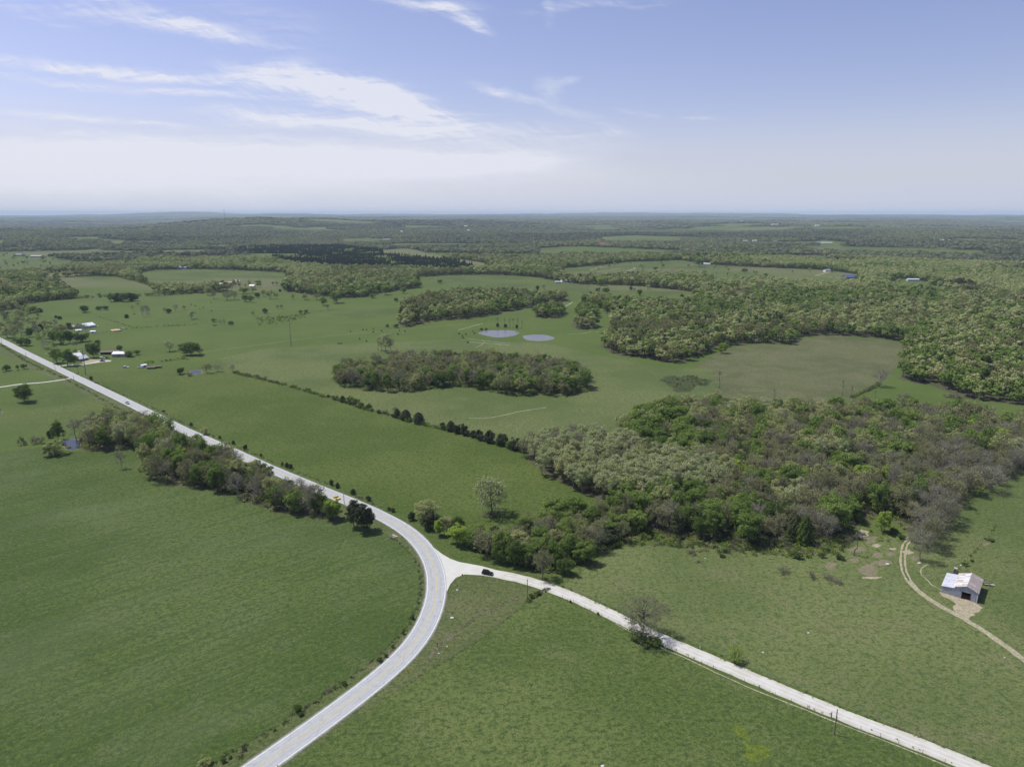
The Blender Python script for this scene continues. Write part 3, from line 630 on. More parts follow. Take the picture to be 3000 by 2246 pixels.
def tree_shape(seed, H=12., Wd=9., clear=.25, nclump=60, per=55, ls=.42, lean=0., top=1., cl=.17, twigs=0, twl=1.5, twr=.045, ntr=1, flat=.75, limb=8, nz=.7):
    """returns (trunk mesh data, crown mesh data, twig mesh data) of one broad leaved tree"""
    rng = np.random.default_rng(seed)
    if per > 30: per = int(per * 1.6); ls *= .80
    zc = H * (clear + (1 - clear) * .52); rz = H * (1 - clear) * .5; rx = Wd * .5
    ph = rng.uniform(0, 6.3, 4); am = rng.uniform(.08, .22, 3)
    d = rng.normal(size=(nclump, 3)); d[:, 2] = d[:, 2] * .9 + .25; d /= np.linalg.norm(d, axis=1)[:, None]
    th = np.arctan2(d[:, 1], d[:, 0])
    rad = 1 + am[0] * np.sin(2 * th + ph[0]) + am[1] * np.sin(3 * th + ph[1]) + am[2] * np.sin(5 * th + ph[2] + 3 * d[:, 2])
    rad *= rng.uniform(.45, .92, nclump) ** .8
    cc = d * rad[:, None] * np.array([rx, rx, rz]) + [0, 0, zc]
    tp = (cc[:, 2] - zc) / rz; cc[:, :2] *= (1 - (1 - top) * np.clip(tp, 0, 1))[:, None]
    segs = []; tops = []
    for t in range(ntr):
        off = np.array([0, 0, 0.]) if ntr == 1 else np.append(rng.uniform(-.6, .6, 2), 0)
        p = off.copy(); r = .022 * H + .06; N = 5; L = [p.copy()]
        for i in range(N):
            q = p + np.array([rng.normal() * .03 * H + lean * H * .1, rng.normal() * .03 * H, H * .86 / N]); q[:2] += off[:2] * .6
            segs.append((p, q, r, r * .72)); p = q; r *= .72; L.append(p.copy())
        tops.append(L)
    li = rng.choice(nclump, min(limb * ntr, nclump), replace=False); limbs = []
    for j in li:
        L = tops[rng.integers(ntr)]; e = cc[j]; h = np.clip((e[2] - .45 * np.linalg.norm(e[:2])) / (H * .86) * 5, 1.0, 4.4); i = int(h); a = L[i] + (L[i + 1] - L[i]) * (h - i) if i < 5 else L[5]
        m = (a + e) / 2 + [0, 0, .06 * H]; r0 = .010 * H + .03
        segs += [(a, m, r0, r0 * .7), (m, e, r0 * .7, r0 * .3)]; limbs.append((m, e)); limbs.append((a, m))
    LP = np.array([m for m, e in limbs] + [(m + e) / 2 for m, e in limbs] + [e for m, e in limbs])
    tw = []
    for j in range(nclump):
        dd = np.linalg.norm(LP - cc[j], axis=1); s = LP[np.argmin(dd)]
        if dd.min() > .3: segs.append((s, cc[j], .035 + .002 * H, .02))
    A = []; B = []
    if twigs:
        for j in range(nclump):
            o = cc[j] - [0, 0, zc * .9]; o /= np.linalg.norm(o) + 1e-9
            dr = rng.normal(size=(twigs, 3)) * .75 + o * .8 + [0, 0, .35]; dr /= np.linalg.norm(dr, axis=1)[:, None]
            st = cc[j] + rng.normal(size=(twigs, 3)) * .25 * twl
            A.append(st); B.append(st + dr * twl * rng.uniform(.5, 1.25, (twigs, 1)))
    Tw = blades(np.concatenate(A), np.concatenate(B), twr, rng) if twigs else (np.zeros((0, 3)), np.zeros((0, 4), int))
    Lf = (np.zeros((0, 3)), np.zeros((0, 4), int))
    if per:
        if twigs and per <= 30:      # buds sit on the twigs
            b = np.concatenate(B); a = np.concatenate(A); k_ = rng.integers(len(b), size=nclump * per); f = rng.uniform(.4, 1.05, (len(k_), 1))
            c = a[k_] * (1 - f) + b[k_] * f + rng.normal(size=(len(k_), 3)) * .1; nr = rng.normal(size=(len(k_), 3)) + [0, 0, .6]
        else:
            cr = cl * Wd * rng.uniform(.65, 1.3, nclump); e = rng.normal(size=(nclump, per, 3)); e[..., 2] = e[..., 2] * .8 + .25
            e /= np.linalg.norm(e, axis=2)[..., None]; rr = rng.uniform(.55, 1.05, (nclump, per, 1))
            c = cc[:, None] + e * rr * cr[:, None, None] * [1, 1, flat]; nr = (e * 1.3 + rng.normal(size=e.shape) * nz + [0, 0, .35]).reshape(-1, 3); c = c.reshape(-1, 3)
        nr /= np.linalg.norm(nr, axis=1)[:, None] + 1e-9
        Lf = quads(c, nr, ls, rng)
    return tubes(segs), Lf, Tw
def cedar_shape(seed, H=8., Wd=8., n=3400, ls=.42, point=.12):
    rng = np.random.default_rng(seed)
    z = rng.uniform(0, 1, n) ** .9; prof = np.clip(np.sin(np.pi * np.clip(z * .80 + .19, 0, 1)) ** .6 * (1 - point * z), .04, 1)
    th = rng.uniform(0, 2 * math.pi, n); lob = 1 + .16 * np.sin(5 * th + 9 * z + seed) + .16 * np.sin(8 * th - 14 * z) + .12 * np.sin(3 * th + seed * 2)
    r = prof * Wd * .5 * lob * rng.uniform(.6, 1.08, n)
    c = np.stack([r * np.cos(th), r * np.sin(th), .04 * H + z * H * .96], 1)
    nr = np.stack([np.cos(th), np.sin(th), .7 + 0 * th], 1) + rng.normal(size=(n, 3)) * .55
    nr /= np.linalg.norm(nr, axis=1)[:, None]
    lf = quads(c, nr, ls, rng, 1.3)
    segs = [((0, 0, 0), (0, 0, H * .9), .2, .05)] + [((0, 0, H * h), (Wd * .34 * math.cos(a), Wd * .34 * math.sin(a), H * (h + .16)), .06, .02) for h, a in zip(rng.uniform(.1, .6, 10), rng.uniform(0, 6.3, 10))]
    return tubes(segs), lf, (np.zeros((0, 3)), np.zeros((0, 4), int))

STY = {}
def style(name, kind, leafm, barkm, shapes, twm=L_TWIG):
    out = []
    for (tv, tq), (lv, lq), (wv, wq) in shapes:
        tr = mesh_np('trunk', tv, [tq], [barkm])
        V, Q = joinm([(lv, lq), (wv, wq)]) if len(lv) or len(wv) else ((tv, [tq]))
        cr = mesh_np('crown', V, Q, [leafm, twm], np.concatenate([np.zeros(len(lq), int), np.ones(len(wq), int)]))
        H = float(V[:, 2].max()); Wd = float(np.percentile(np.hypot(V[:, 0], V[:, 1]), 96) * 2)
        out.append((tr, cr, H, Wd))
    STY[name] = (kind, out)
rg = range
style('green', 'leafy_tree', L_GREEN, BARK, [tree_shape(10 + i, 12, 9.5, .16, 64, 62, .46, cl=.15) for i in rg(4)])
style('bright', 'leafy_tree', L_BRIGHT, BARK, [tree_shape(30 + i, 10, 8.5, .10, 54, 62, .46, cl=.15) for i in rg(2)])
style('dark', 'leafy_tree', L_DARK, BARK, [tree_shape(40 + i, 11, 10.5, .08, 62, 64, .48, cl=.17) for i in rg(2)])
style('spring', 'leafy_tree', L_SPRING, BARK, [tree_shape(50 + i, 13, 9.5, .22, 62, 38, .42, cl=.14, twigs=5, twr=.04) for i in rg(3)])
style('pale', 'pale_tree', L_PALE, PBARK, [tree_shape(60 + i, 14, 9.5, .26, 62, 36, .40, cl=.13, twigs=5, twr=.04) for i in rg(4)])
style('bud', 'budding_tree', L_BUD, BARK, [tree_shape(70 + i, 13.5, 9.5, .24, 60, 26, .34, twigs=17, twl=1.7, twr=.036) for i in rg(5)])
style('bare', 'bare_tree', L_BUD, PBARK, [tree_shape(80 + i, 13, 9., .22, 46, 5, .28, twigs=20, twl=2.0, twr=.036) for i in rg(4)])
style('dead', 'bare_tree', L_BUD, BARK, [tree_shape(90 + i, 12, 4., .30, 16, 1, .2, twigs=3, twl=1.2, twr=.04, limb=7) for i in rg(2)])
style('bigbare', 'bare_tree', L_BUD, BARK, [tree_shape(97, 16, 18, .06, 150, 16, .26, twigs=20, twl=1.7, twr=.028, limb=26)])
style('lonepale', 'pale_tree', L_PALE, BARK, [tree_shape(99, 20, 15, .05, 130, 28, .46, twigs=16, twl=1.9, twr=.03, limb=18)])
style('sapling', 'leafy_tree', L_BRIGHT, BARK, [tree_shape(101, 6, 5.4, .15, 70, 28, .24, twigs=8, twl=.9, twr=.015, limb=12)])
style('fir', 'cedar_tree', L_CEDAR, BARK, [tree_shape(150 + i, 13, 7.5, .10, 60, 64, .44, cl=.15, top=.6) for i in rg(3)])
style('cedar', 'cedar_tree', L_CEDAR, BARK, [tree_shape(140 + i, 8, 7.6, .0, 56, 60, .42, cl=.15, top=.5 + .15 * i) for i in rg(4)] + [cedar_shape(i) for i in rg(2)])
style('slim', 'cedar_tree', L_DARK, BARK, [cedar_shape(7, 13, 6.5, 3200, .45, .35)])
style('shrub', 'shrub', L_DARK, BARK, [tree_shape(110 + i, 3., 4.2, .0, 26, 46, .34, cl=.17, limb=5) for i in rg(3)])
style('brush', 'shrub', L_BRUSH, BARK, [tree_shape(120 + i, 2.6, 4.6, .0, 26, 10, .26, twigs=18, twl=.9, twr=.03, limb=6) for i in rg(3)])
style('olive', 'shrub', L_SPRING, BARK, [tree_shape(130 + i, 4., 5., .0, 30, 40, .36, cl=.15, limb=6) for i in rg(2)])

rnd = random.Random(11)
MADE = {}
def plant(st, p, h, w, label, group=None, rz=None, var=None):
    kind, vs = STY[st]
    tr, cr, H, Wd = vs[rnd.randrange(len(vs)) if var is None else var % len(vs)]
    o = empty(kind, p, rnd.uniform(0, 6.28) if rz is None else rz, (w / Wd, w / Wd, h / H))
    tag(o, label, 'shrub' if kind == 'shrub' else 'tree', group)
    link('trunk' if kind != 'shrub' else 'stems', tr, o); link('crown' if kind != 'shrub' else 'foliage', cr, o)
    MADE[kind] = MADE.get(kind, 0) + 1
    return o
def tree_px(st, px, py, hpx, wpx, label, group=None, var=None):
    p = W(px, py); h = rise(p, py - hpx)
    a = W(px - wpx / 2, py); w = 2 * (p - a).length * .98
    return plant(st, p, max(h, .8), w, label, group, var=var)

T = [  # look, column, row of the foot, height and width in the photo, label
    ('lonepale', 1060, 1111, 86, 78, 'tall silvery green tree standing alone in the hay field corner'),
    ('bigbare', 1390, 1373, 92, 118, 'large spreading nearly leafless tree leaning over the gravel road'),
    ('shrub', 1378, 1380, 14, 44, 'leafy thicket around the foot of the spreading roadside tree'), ('shrub', 1412, 1392, 12, 40, 'low bush spilling over the bank beside the spreading tree'),
    ('brush', 1060, 1114, 9, 40, 'weedy growth round the foot of the silvery lone tree'),
    ('sapling', 1588, 1429, 36, 36, 'small lime green sapling on the upper bank of the gravel road'),
    ('bright', 1908, 1149, 47, 34, 'round bright green tree at the head of the dirt patches'),
    ('dead', 1844, 1199, 56, 26, 'thin dead tree standing among the scraped dirt patches'),
    ('slim', 1736, 1174, 62, 34, 'dark slender evergreen at the front of the big wood'),
    ('bare', 1789, 1168, 62, 44, 'leafless pale tree next to the dark slender evergreen'),
    ('dark', 53, 868, 38, 42, 'dark round oak alone in the field below the cream track'),
    ('fir', 766, 1139, 60, 34, 'tallest of the dark cedars at the end of the roadside wood'),
    ('fir', 783, 1149, 62, 36, 'front cedar of the clump beside the road bend'),
    ('fir', 798, 1143, 46, 24, 'small outer cedar of the clump nearest the road bend'),
    ('bright', 722, 1122, 44, 34, 'bright green tree beside the cedar clump at the yellow car'),
    ('spring', 640, 1098, 50, 40, 'yellowish tree at the field edge of the roadside wood'),
    ('bright', 503, 1030, 44, 26, 'lime green tree glowing inside the roadside wood'),
    ('bare', 262, 1012, 42, 26, 'thin lone tree in the notch of the lush field'),
    ('dark', 126, 950, 46, 26, 'upright dark tree standing behind the blue pond'),
    ('olive', 118, 983, 32, 46, 'broad olive bush in front of the blue pond'),
    ('brush', 47, 961, 22, 20, 'grey twiggy bush nearest the frame edge on the field line'),
    ('brush', 80, 958, 20, 30, 'low grey thicket between the twiggy bush and the pond'),
    ('cedar', 108, 945, 16, 14, 'dark bush at the foot of the upright pond tree'),
    # thicket by the junction
    ('cedar', 889, 1123, 19, 17, 'small dark cedar at the tip of the junction thicket'),
    ('spring', 921, 1124, 46, 58, 'round yellow budded tree behind the junction thicket'),
    ('cedar', 931, 1141, 40, 40, 'broad dark cedar under the round yellow budded tree'),
    ('bright', 949, 1156, 36, 26, 'narrow bright green tree just past the broad dark cedar'),
    ('spring', 966, 1152, 42, 34, 'yellow green tree rising behind the bright thicket trees'),
    ('dark', 988, 1150, 38, 34, 'dull brownish green tree behind the vivid bushy one'),
    ('bright', 990, 1176, 44, 46, 'vivid bushy green tree facing the gravel road mouth'),
    ('green', 1021, 1186, 40, 34, 'green tree tucked against the vivid bushy one'),
    ('bud', 1050, 1202, 62, 60, 'large budding tree over the gravel road behind the black car'),
    ('dark', 1082, 1214, 52, 40, 'dark tree crowding the gravel road past the black car'),
    ('dark', 1112, 1222, 58, 46, 'darkest tree of the thicket beside the gravel road'),
    ('green', 1134, 1160, 46, 40, 'green tree at the lip of the hay field in the thicket'),
    ('bud', 1171, 1250, 68, 46, 'brownish budding tree whose foot touches the gravel road'),
    ('dark', 1222, 1240, 36, 38, 'round dark bushy tree at the pasture corner by the gravel road'),
    ('green', 1197, 1124, 52, 52, 'tall rough crowned green tree on the thicket top edge'),
    ('dark', 1245, 1150, 26, 56, 'low wide dark green tree beside the rough crowned one'),
    ('green', 1262, 1216, 52, 48, 'green tree at the pasture edge of the thicket'),
    ('cedar', 1150, 1228, 40, 36, 'dark cedar pressed between budding trees at the gravel road'),
    # bare group above the barn
    ('bare', 1988, 1211, 72, 56, 'leafless grey tree at the lower tip of the row above the barn'),
    ('bare', 1972, 1184, 66, 44, 'grey leafless tree beside the head of the dirt track'),
    ('bare', 2001, 1178, 70, 50, 'second grey leafless tree up from the tip of the barn row'),
    ('bare', 2022, 1160, 70, 52, 'grey leafless tree in the middle of the barn row'),
    ('bare', 2036, 1138, 72, 56, 'leafless tree where the barn row joins the big wood'),
    ('bare', 2052, 1118, 66, 50, 'leafless tree at the corner post of the barn paddock'),
    ('bare', 2136, 1062, 62, 70, 'broad leafless tree on the wood edge above the far fence'),
    ('bud', 2095, 1066, 60, 56, 'dusky budding tree on the wood edge above the far fence'),
    # meadow and hedgerow
    ('pale', 834, 761, 46, 30, 'pale thin tree leading the clump in the cattle pasture'),
    ('pale', 824, 757, 34, 18, 'slim pale tree beside the clump in the cattle pasture'),
    ('bare', 844, 758, 36, 18, 'grey side stem of the pale clump in the cattle pasture'),
    ('dead', 817, 757, 26, 8, 'pole like snag next to the pale clump'),
    ('bright', 1562, 763, 24, 22, 'pale lime conical tree at the brown pasture corner'),
    ('bare', 1900, 835, 40, 38, 'leaning bare tree where the hedge meets the far wood'),
    ('dead', 1819, 855, 38, 12, 'leaning dead snag on the brown pasture edge'),
    ('dead', 1838, 860, 30, 12, 'shorter dead snag near the hedge end'),
    ('dead', 1670, 866, 30, 14, 'lone dead snag at the foot of the brown pasture'),
    ('dead', 1554, 838, 40, 14, 'ivy clad snag beside the brushy patch'),
    ('dead', 1889, 862, 22, 8, 'tiny dead snag in the green field by the brush piles'),
    ('pale', 366, 759, 26, 24, 'round pale tree in the pasture behind the farmyard'),
    ('dark', 413, 767, 29, 44, 'dense dark green tree on the pasture behind the farmyard'),
    ('bud', 432, 766, 16, 18, 'dull low tree touching the dense dark one'),
    ('green', 398, 762, 14, 16, 'small green bush tree just before the dense dark one'),
    ('bud', 448, 806, 24, 22, 'dark twiggy tree between the small pond and hedgerow'),
    ('bare', 471, 803, 18, 22, 'spidery bare tree east of the small pond'),
    ('dead', 483, 805, 13, 8, 'short bare stem near the small pond'),
    ('bare', 503, 805, 19, 12, 'thin bare tree at the head of the hedgerow'),
    ('dark', 390, 808, 14, 18, 'round dark bush just west of the small pond'),
    ('brush', 410, 812, 10, 16, 'scrubby bush on the near bank of the small pond'),
    ('green', 123, 784, 34, 26, 'bushy green tree at the driveway end of the farmyard'),
    ('green', 146, 790, 38, 30, 'biggest green tree shading the white farmhouse'),
    ('green', 160, 789, 24, 22, 'low green tree against the white farmhouse wall'),
    ('dark', 202, 772, 32, 28, 'upright tree behind the farm driveway'),
    ('dark', 258, 757, 13, 14, 'round cedar like tree behind the tin roofed farm barn'),
    ('green', 279, 770, 14, 24, 'low tree beside the tin roofed farm barn'),
    ('green', 296, 766, 11, 14, 'small tree at the end of the farm barns'),
    ('dark', 211, 742, 8, 14, 'small round bush north of the farmyard'),
    ('dark', 180, 738, 18, 24, 'broad dark tree by the grey parked truck'),
    ('green', 115, 743, 32, 22, 'first tree of the green clump across from the grey truck'),
    ('green', 132, 744, 30, 20, 'second tree of the green clump across from the grey truck'),
    ('dark', 150, 741, 28, 22, 'dark middle tree of the clump by the grey truck'),
    ('green', 166, 740, 24, 16, 'last tree of the green clump by the grey truck'),
    ('bare', 97, 752, 22, 26, 'grey bare tree near the paved road north of the farmyard'),
    ('bare', 80, 730, 42, 16, 'tall thin bare tree in the settlement by the road'),
    ('dark', 64, 728, 24, 14, 'flat topped dark tree in the settlement by the road'),
    ('dark', 45, 746, 16, 20, 'dark bush pair member near the road edge'),
    ('dark', 60, 747, 20, 18, 'larger dark bush near the road edge'),
    ('bud', 33, 735, 34, 24, 'budding roadside tree in the settlement corner'),
    ('spring', 18, 730, 30, 26, 'yellowish roadside tree in the settlement corner'),
    ('bud', 3, 722, 30, 24, 'budding roadside tree cut by the frame edge'),
    ('bare', 47, 724, 32, 20, 'grey tree behind the yellowish roadside tree'),
    ('bare', 121, 714, 30, 14, 'thin grey tree west of the white gabled house'),
    ('bud', 98, 706, 16, 22, 'pinkish grey tree in the yard of the settlement'),
    ('cedar', 88, 714, 15, 12, 'small dark cedar in the settlement yard'),
    ('dark', 150, 711, 15, 14, 'dark tree beside the white gabled house'),
    ('bud', 136, 716, 14, 16, 'reddish grey tree beside the dark one at the gabled house'),
    ('bud', 167, 712, 16, 16, 'reddish budding tree touching the white gabled house'),
    ('bare', 186, 719, 22, 12, 'thin tree in front of the white gabled house'),
    ('bud', 41, 690, 22, 26, 'pale budding tree on the slope above the settlement'),
    ('bare', 9, 692, 20, 16, 'bare tree on the slope at the frame edge'),
    ('green', 66, 676, 15, 26, 'wide green tree at the pasture corner above the settlement'),
    ('cedar', 86, 675, 10, 12, 'dark cedar beside the wide green tree at the pasture corner'),
    ('cedar', 121, 687, 6, 6, 'tiny cedar on the pasture line above the settlement'),
    ('cedar', 129, 690, 8, 9, 'slightly bigger cedar on the pasture line above the settlement'),
    ('dark', 183, 675, 16, 22, 'round dark tree in the upper pasture'),
    ('dark', 213, 670, 10, 14, 'first of two low trees in the upper pasture'),
    ('dark', 228, 670, 10, 14, 'second of two low trees in the upper pasture'),
    ('bare', 286, 670, 12, 8, 'small thin tree beyond the upper pasture pair'),
    ('bud', 298, 660, 8, 7, 'tiny tree near the middle of the upper pasture'),
    ('bare', 309, 684, 28, 11, 'thin bare tree of the upper pasture cluster, first'),
    ('bare', 321, 684, 26, 12, 'thin bare tree of the upper pasture cluster, second'),
    ('bare', 316, 678, 22, 12, 'thin bare tree at the back of the upper pasture cluster'),
    ('cedar', 274, 687, 9, 9, 'neat dark cedar ball alone in the upper pasture'),
    ('bud', 357, 677, 14, 10, 'budding tree at the start of the short pasture line'),
    ('cedar', 366, 677, 11, 11, 'dark cedar inside the short pasture line'),
    ('bare', 380, 674, 18, 12, 'bare tree ending the short pasture line'),
    ('bud', 398, 669, 11, 9, 'small lone budding tree past the short pasture line'),
    ('pale', 415, 690, 22, 18, 'cream crowned lone tree in the upper pasture'),
    ('green', 462, 696, 9, 13, 'low round tree on the pasture fence line'),
    ('brush', 463, 704, 5, 14, 'flat bush below the low round tree on the fence line'),
    ('bare', 476, 702, 14, 9, 'thin tree on the pasture fence line, first'),
    ('bare', 484, 702, 15, 9, 'thin tree on the pasture fence line, second'),
    ('dark', 499, 702, 10, 12, 'dark tree ending the fence line group'),
    ('dark', 573, 677, 13, 14, 'compact dark tree alone above the brushy strip'),
    ('bud', 547, 684, 13, 8, 'thin budding tree south of the compact dark one'),
    ('bud', 599, 668, 11, 8, 'first of two small budding trees in the upper pasture'),
    ('bud', 608, 667, 11, 9, 'second of two small budding trees in the upper pasture'),
    ('green', 650, 678, 9, 11, 'first low tree at the end of the brushy strip'),
    ('green', 661, 677, 9, 11, 'second low tree at the end of the brushy strip'),
    ('bud', 707, 669, 15, 12, 'budding tree by the fence below the middle wood'),
    ('green', 699, 660, 20, 20, 'green tree standing off the middle wood'),
    ('green', 727, 655, 26, 26, 'big green tree at the foot of the middle wood'),
    ('bud', 684, 648, 16, 18, 'small crowned tree near the middle wood edge'),
    ('spring', 659, 648, 16, 15, 'yellowish tree in the park like pasture'),
    ('bud', 633, 647, 13, 10, 'slim tree in the park like pasture'),
    ('spring', 583, 646, 22, 18, 'round crowned tree of the park like pasture'),
    ('bud', 597, 646, 16, 11, 'lean tree beside the round crowned one'),
    ('bud', 570, 641, 18, 12, 'budding tree behind the round crowned one'),
    ('dark', 556, 643, 11, 12, 'dark bush tree in the park like pasture'),
    ('green', 530, 652, 17, 16, 'front green tree of the pasture pair'),
    ('green', 543, 653, 16, 14, 'partner green tree of the pasture pair'),
    ('bud', 507, 648, 22, 19, 'budding tree beside the twin crowns'),
    ('bud', 491, 649, 21, 24, 'wide budding tree forming twin crowns'),
    ('bud', 462, 646, 24, 14, 'tall budding tree west of the twin crowns'),
    ('spring', 450, 638, 24, 20, 'pale round tree along the farm lane'),
    ('spring', 430, 633, 22, 18, 'second pale round tree along the farm lane'),
    ('bud', 414, 632, 20, 16, 'third pale round tree along the farm lane'),
    ('green', 398, 628, 18, 16, 'green tree at the lane corner'),
    ('green', 383, 628, 18, 14, 'second green tree at the lane corner'),
    ('spring', 547, 633, 16, 18, 'yellowish tree near the red farm sheds'),
    ('green', 527, 634, 14, 20, 'dark green tree near the red farm sheds'),
    ('cedar', 605, 630, 6, 6, 'tiny cedar by the farm lane'),
    ('green', 241, 652, 20, 20, 'first tree of the dense dark grove'),
    ('cedar', 255, 651, 19, 20, 'second tree of the dense dark grove, a cedar'),
    ('dark', 268, 652, 20, 22, 'third tree of the dense dark grove'),
    ('cedar', 281, 651, 20, 20, 'fourth tree of the dense dark grove, a cedar'),
    ('dark', 292, 650, 18, 16, 'last tree of the dense dark grove'),
    ('cedar', 137, 629, 22, 24, 'conical dark evergreen pair behind the long field'),
    ('cedar', 128, 627, 14, 12, 'smaller evergreen beside the conical dark pair'),
    # centre
    ('green', 832, 637, 21, 17, 'rounded tree standing off the point of the middle wood'),
    ('green', 871, 634, 15, 15, 'low tree between the two centre woods'),
    ('dark', 856, 651, 9, 10, 'small round tree in the gap between the centre woods'),
    ('green', 804, 644, 10, 14, 'bushy tree below the point of the middle wood'),
    ('green', 950, 612, 9, 13, 'lone tree on the long smooth pasture'),
    ('cedar', 1161, 626, 10, 9, 'dark lone cedar on the smooth pasture'),
    ('bud', 1174, 623, 9, 8, 'small tree next to the dark lone cedar'),
    ('green', 1309, 635, 16, 20, 'spreading tree in the pasture beyond the ponds'),
    ('bright', 1297, 617, 19, 20, 'bright green dome shaped tree near the dark roofed house'),
    ('green', 1381, 639, 15, 12, 'tree by the small field below the forest'),
    ('dark', 1363, 627, 10, 9, 'small dark tree near the tiny pond'),
    ('dark', 1426, 645, 6, 6, 'tiny dark tree on the small field edge'),
    ('dark', 1473, 645, 12, 10, 'dark tree at the corner of the small field'),
    ('green', 1415, 584, 9, 11, 'tree on the striped hill pasture'),
    ('green', 1510, 577, 20, 18, 'heart shaped tree beside the white sheds on the hill'),
    ('dark', 1608, 588, 10, 14, 'dark tree in the ribbon field on the hill'),
    ('green', 1653, 600, 11, 12, 'tree above the forest edge on the ribbon field'),
    ('cedar', 2070, 618, 19, 20, 'tall dark evergreen in the far clearing'),
    ('cedar', 2093, 620, 18, 16, 'second dark evergreen in the far clearing'),
    ('dead', 1074, 708, 26, 8, 'slim bare pole tree at the pond head, first'),
    ('dead', 1090, 708, 24, 7, 'slim bare pole tree at the pond head, second'),
    ('dead', 1101, 709, 26, 8, 'slim bare pole tree at the pond head, third'),
    ('dead', 1109, 709, 24, 7, 'slim bare pole tree at the pond head, fourth'),
    ('dead', 1118, 709, 25, 8, 'slim bare pole tree at the pond head, fifth'),
    ('dead', 1127, 711, 20, 8, 'slim bare pole tree at the pond head, sixth'),
    ('cedar', 1075, 706, 9, 7, 'tiny cedar at the feet of the first pole tree'),
    ('cedar', 1092, 708, 9, 7, 'tiny cedar beside the second pole tree'),
    ('cedar', 1116, 710, 10, 6, 'tiny cedar near the last pole trees'),
    ('shrub', 1040, 713, 5, 9, 'bush on the far bank of the larger pond'),
    ('shrub', 1050, 713, 5, 7, 'second bush on the far bank of the larger pond'),
    ('shrub', 837, 707, 7, 8, 'bush at the corner of the upper centre wood'),
    ('shrub', 856, 708, 9, 12, 'larger bush at the corner of the upper centre wood'),
    # west of the road
    ('dark', 15, 801, 15, 17, 'dark round tree on the ditch line west of the road'),
    ('green', 38, 798, 11, 9, 'small tree on the ditch line west of the road'),
    ('green', 53, 797, 12, 13, 'second small tree on the ditch line west of the road'),
    ('cedar', -3, 891, 12, 8, 'dark bush at the edge pond'),
    ('cedar', 197, 820, 8, 8, 'dark bush at the foot of the tall steel mast'),
    # hedgerow cedars
    ('cedar', 709, 858, 6, 7, 'smallest cedar at the upper part of the hedgerow'),
    ('cedar', 721, 861, 7, 7, 'second small cedar of the hedgerow'),
    ('cedar', 740, 868, 14, 13, 'cedar just before the leafy hedgerow clump'),
    ('green', 757, 872, 18, 20, 'leafy tree starting the hedgerow clump'),
    ('green', 770, 877, 18, 18, 'leafy tree in the hedgerow clump'),
    ('dark', 781, 880, 13, 15, 'dark bush tree in the hedgerow clump'),
    ('dark', 797, 884, 14, 15, 'dark bush tree ending the hedgerow clump'),
    ('cedar', 858, 902, 20, 15, 'slender cedar leading the hedgerow cedars'),
    ('bare', 854, 899, 24, 18, 'bare tree behind the slender hedgerow cedar'),
    ('cedar', 877, 907, 23, 23, 'second of the large hedgerow cedars'),
    ('cedar', 886, 909, 10, 8, 'small cedar at the side of the second large one'),
    ('cedar', 904, 914, 24, 25, 'isolated round cedar in the hedgerow gap'),
    ('cedar', 956, 925, 14, 12, 'small cedar heading the cedar row'),
    ('cedar', 974, 931, 23, 20, 'first tall cedar of the cedar row'),
    ('cedar', 988, 936, 21, 20, 'second tall cedar of the cedar row'),
    ('cedar', 1002, 938, 24, 22, 'third tall cedar of the cedar row'),
    ('cedar', 1023, 944, 16, 14, 'small cedar between the cedar rows'),
    ('cedar', 1035, 947, 20, 19, 'rounded cedar following the small one'),
    ('cedar', 1058, 955, 27, 25, 'wide cedar third from the pale stand'),
    ('cedar', 1085, 962, 26, 25, 'wide cedar second from the pale stand'),
    ('cedar', 1113, 972, 28, 28, 'widest cedar at the pale stand end of the row'),
    ('cedar', 1127, 972, 12, 11, 'little cedar leaning on the widest one'),
    # roadside, far bank
    ('cedar', 354, 891, 6, 6, 'first dark bush on the roadside fence'),
    ('cedar', 413, 919, 7, 7, 'dark bush on the roadside fence opposite the wood'),
    ('spring', 443, 938, 16, 18, 'yellow green tree growing on the far road bank'),
    ('cedar', 475, 947, 7, 6, 'dark bush beyond the bare earth cut'),
    ('cedar', 504, 959, 8, 8, 'dark bush midway along the roadside fence'),
    ('cedar', 530, 971, 12, 12, 'round cedar on the roadside fence'),
    ('cedar', 564, 985, 6, 6, 'tiny cedar after the round roadside one'),
    ('cedar', 610, 1005, 8, 6, 'small cedar before the roadside pair'),
    ('cedar', 620, 1009, 11, 9, 'first of the roadside cedar pair'),
    ('cedar', 628, 1012, 11, 11, 'second of the roadside cedar pair'),
    ('cedar', 716, 1047, 12, 11, 'upper cedar of the two above the yellow car'),
    ('cedar', 729, 1053, 11, 10, 'lower cedar of the two above the yellow car'),
    ('cedar', 763, 1067, 12, 12, 'cedar on the hay field fence before the bend'),
    ('cedar', 796, 1081, 11, 12, 'second cedar on the hay field fence before the bend'),
    ('cedar', 841, 1102, 8, 8, 'small cedar above the road bend'),
    ('cedar', 849, 1105, 9, 10, 'small cedar nearest the junction thicket'),
    # inner verge bushes
    ('dark', 644, 1537, 15, 20, 'dark bush with long shadow on the inner verge'),
    ('shrub', 651, 1545, 8, 12, 'low bush under the long shadowed one'),
    ('shrub', 820, 1428, 10, 14, 'round green bush on the inner verge'),
    ('shrub', 834, 1418, 8, 9, 'small dark bush on the inner verge'),
    ('shrub', 849, 1398, 7, 8, 'bush on the inner verge by the fence stretch'),
    ('shrub', 872, 1369, 8, 8, 'dark little bush near the mid curve'),
    ('shrub', 891, 1337, 9, 9, 'yellow tipped bush at the tightest curve'),
    ('shrub', 744, 1479, 9, 14, 'weedy bush on the lower inner verge'),
    ('shrub', 527, 1616, 9, 12, 'dark bush low on the inner verge'),
    ('shrub', 483, 1645, 9, 14, 'bush near the bottom of the inner verge'),
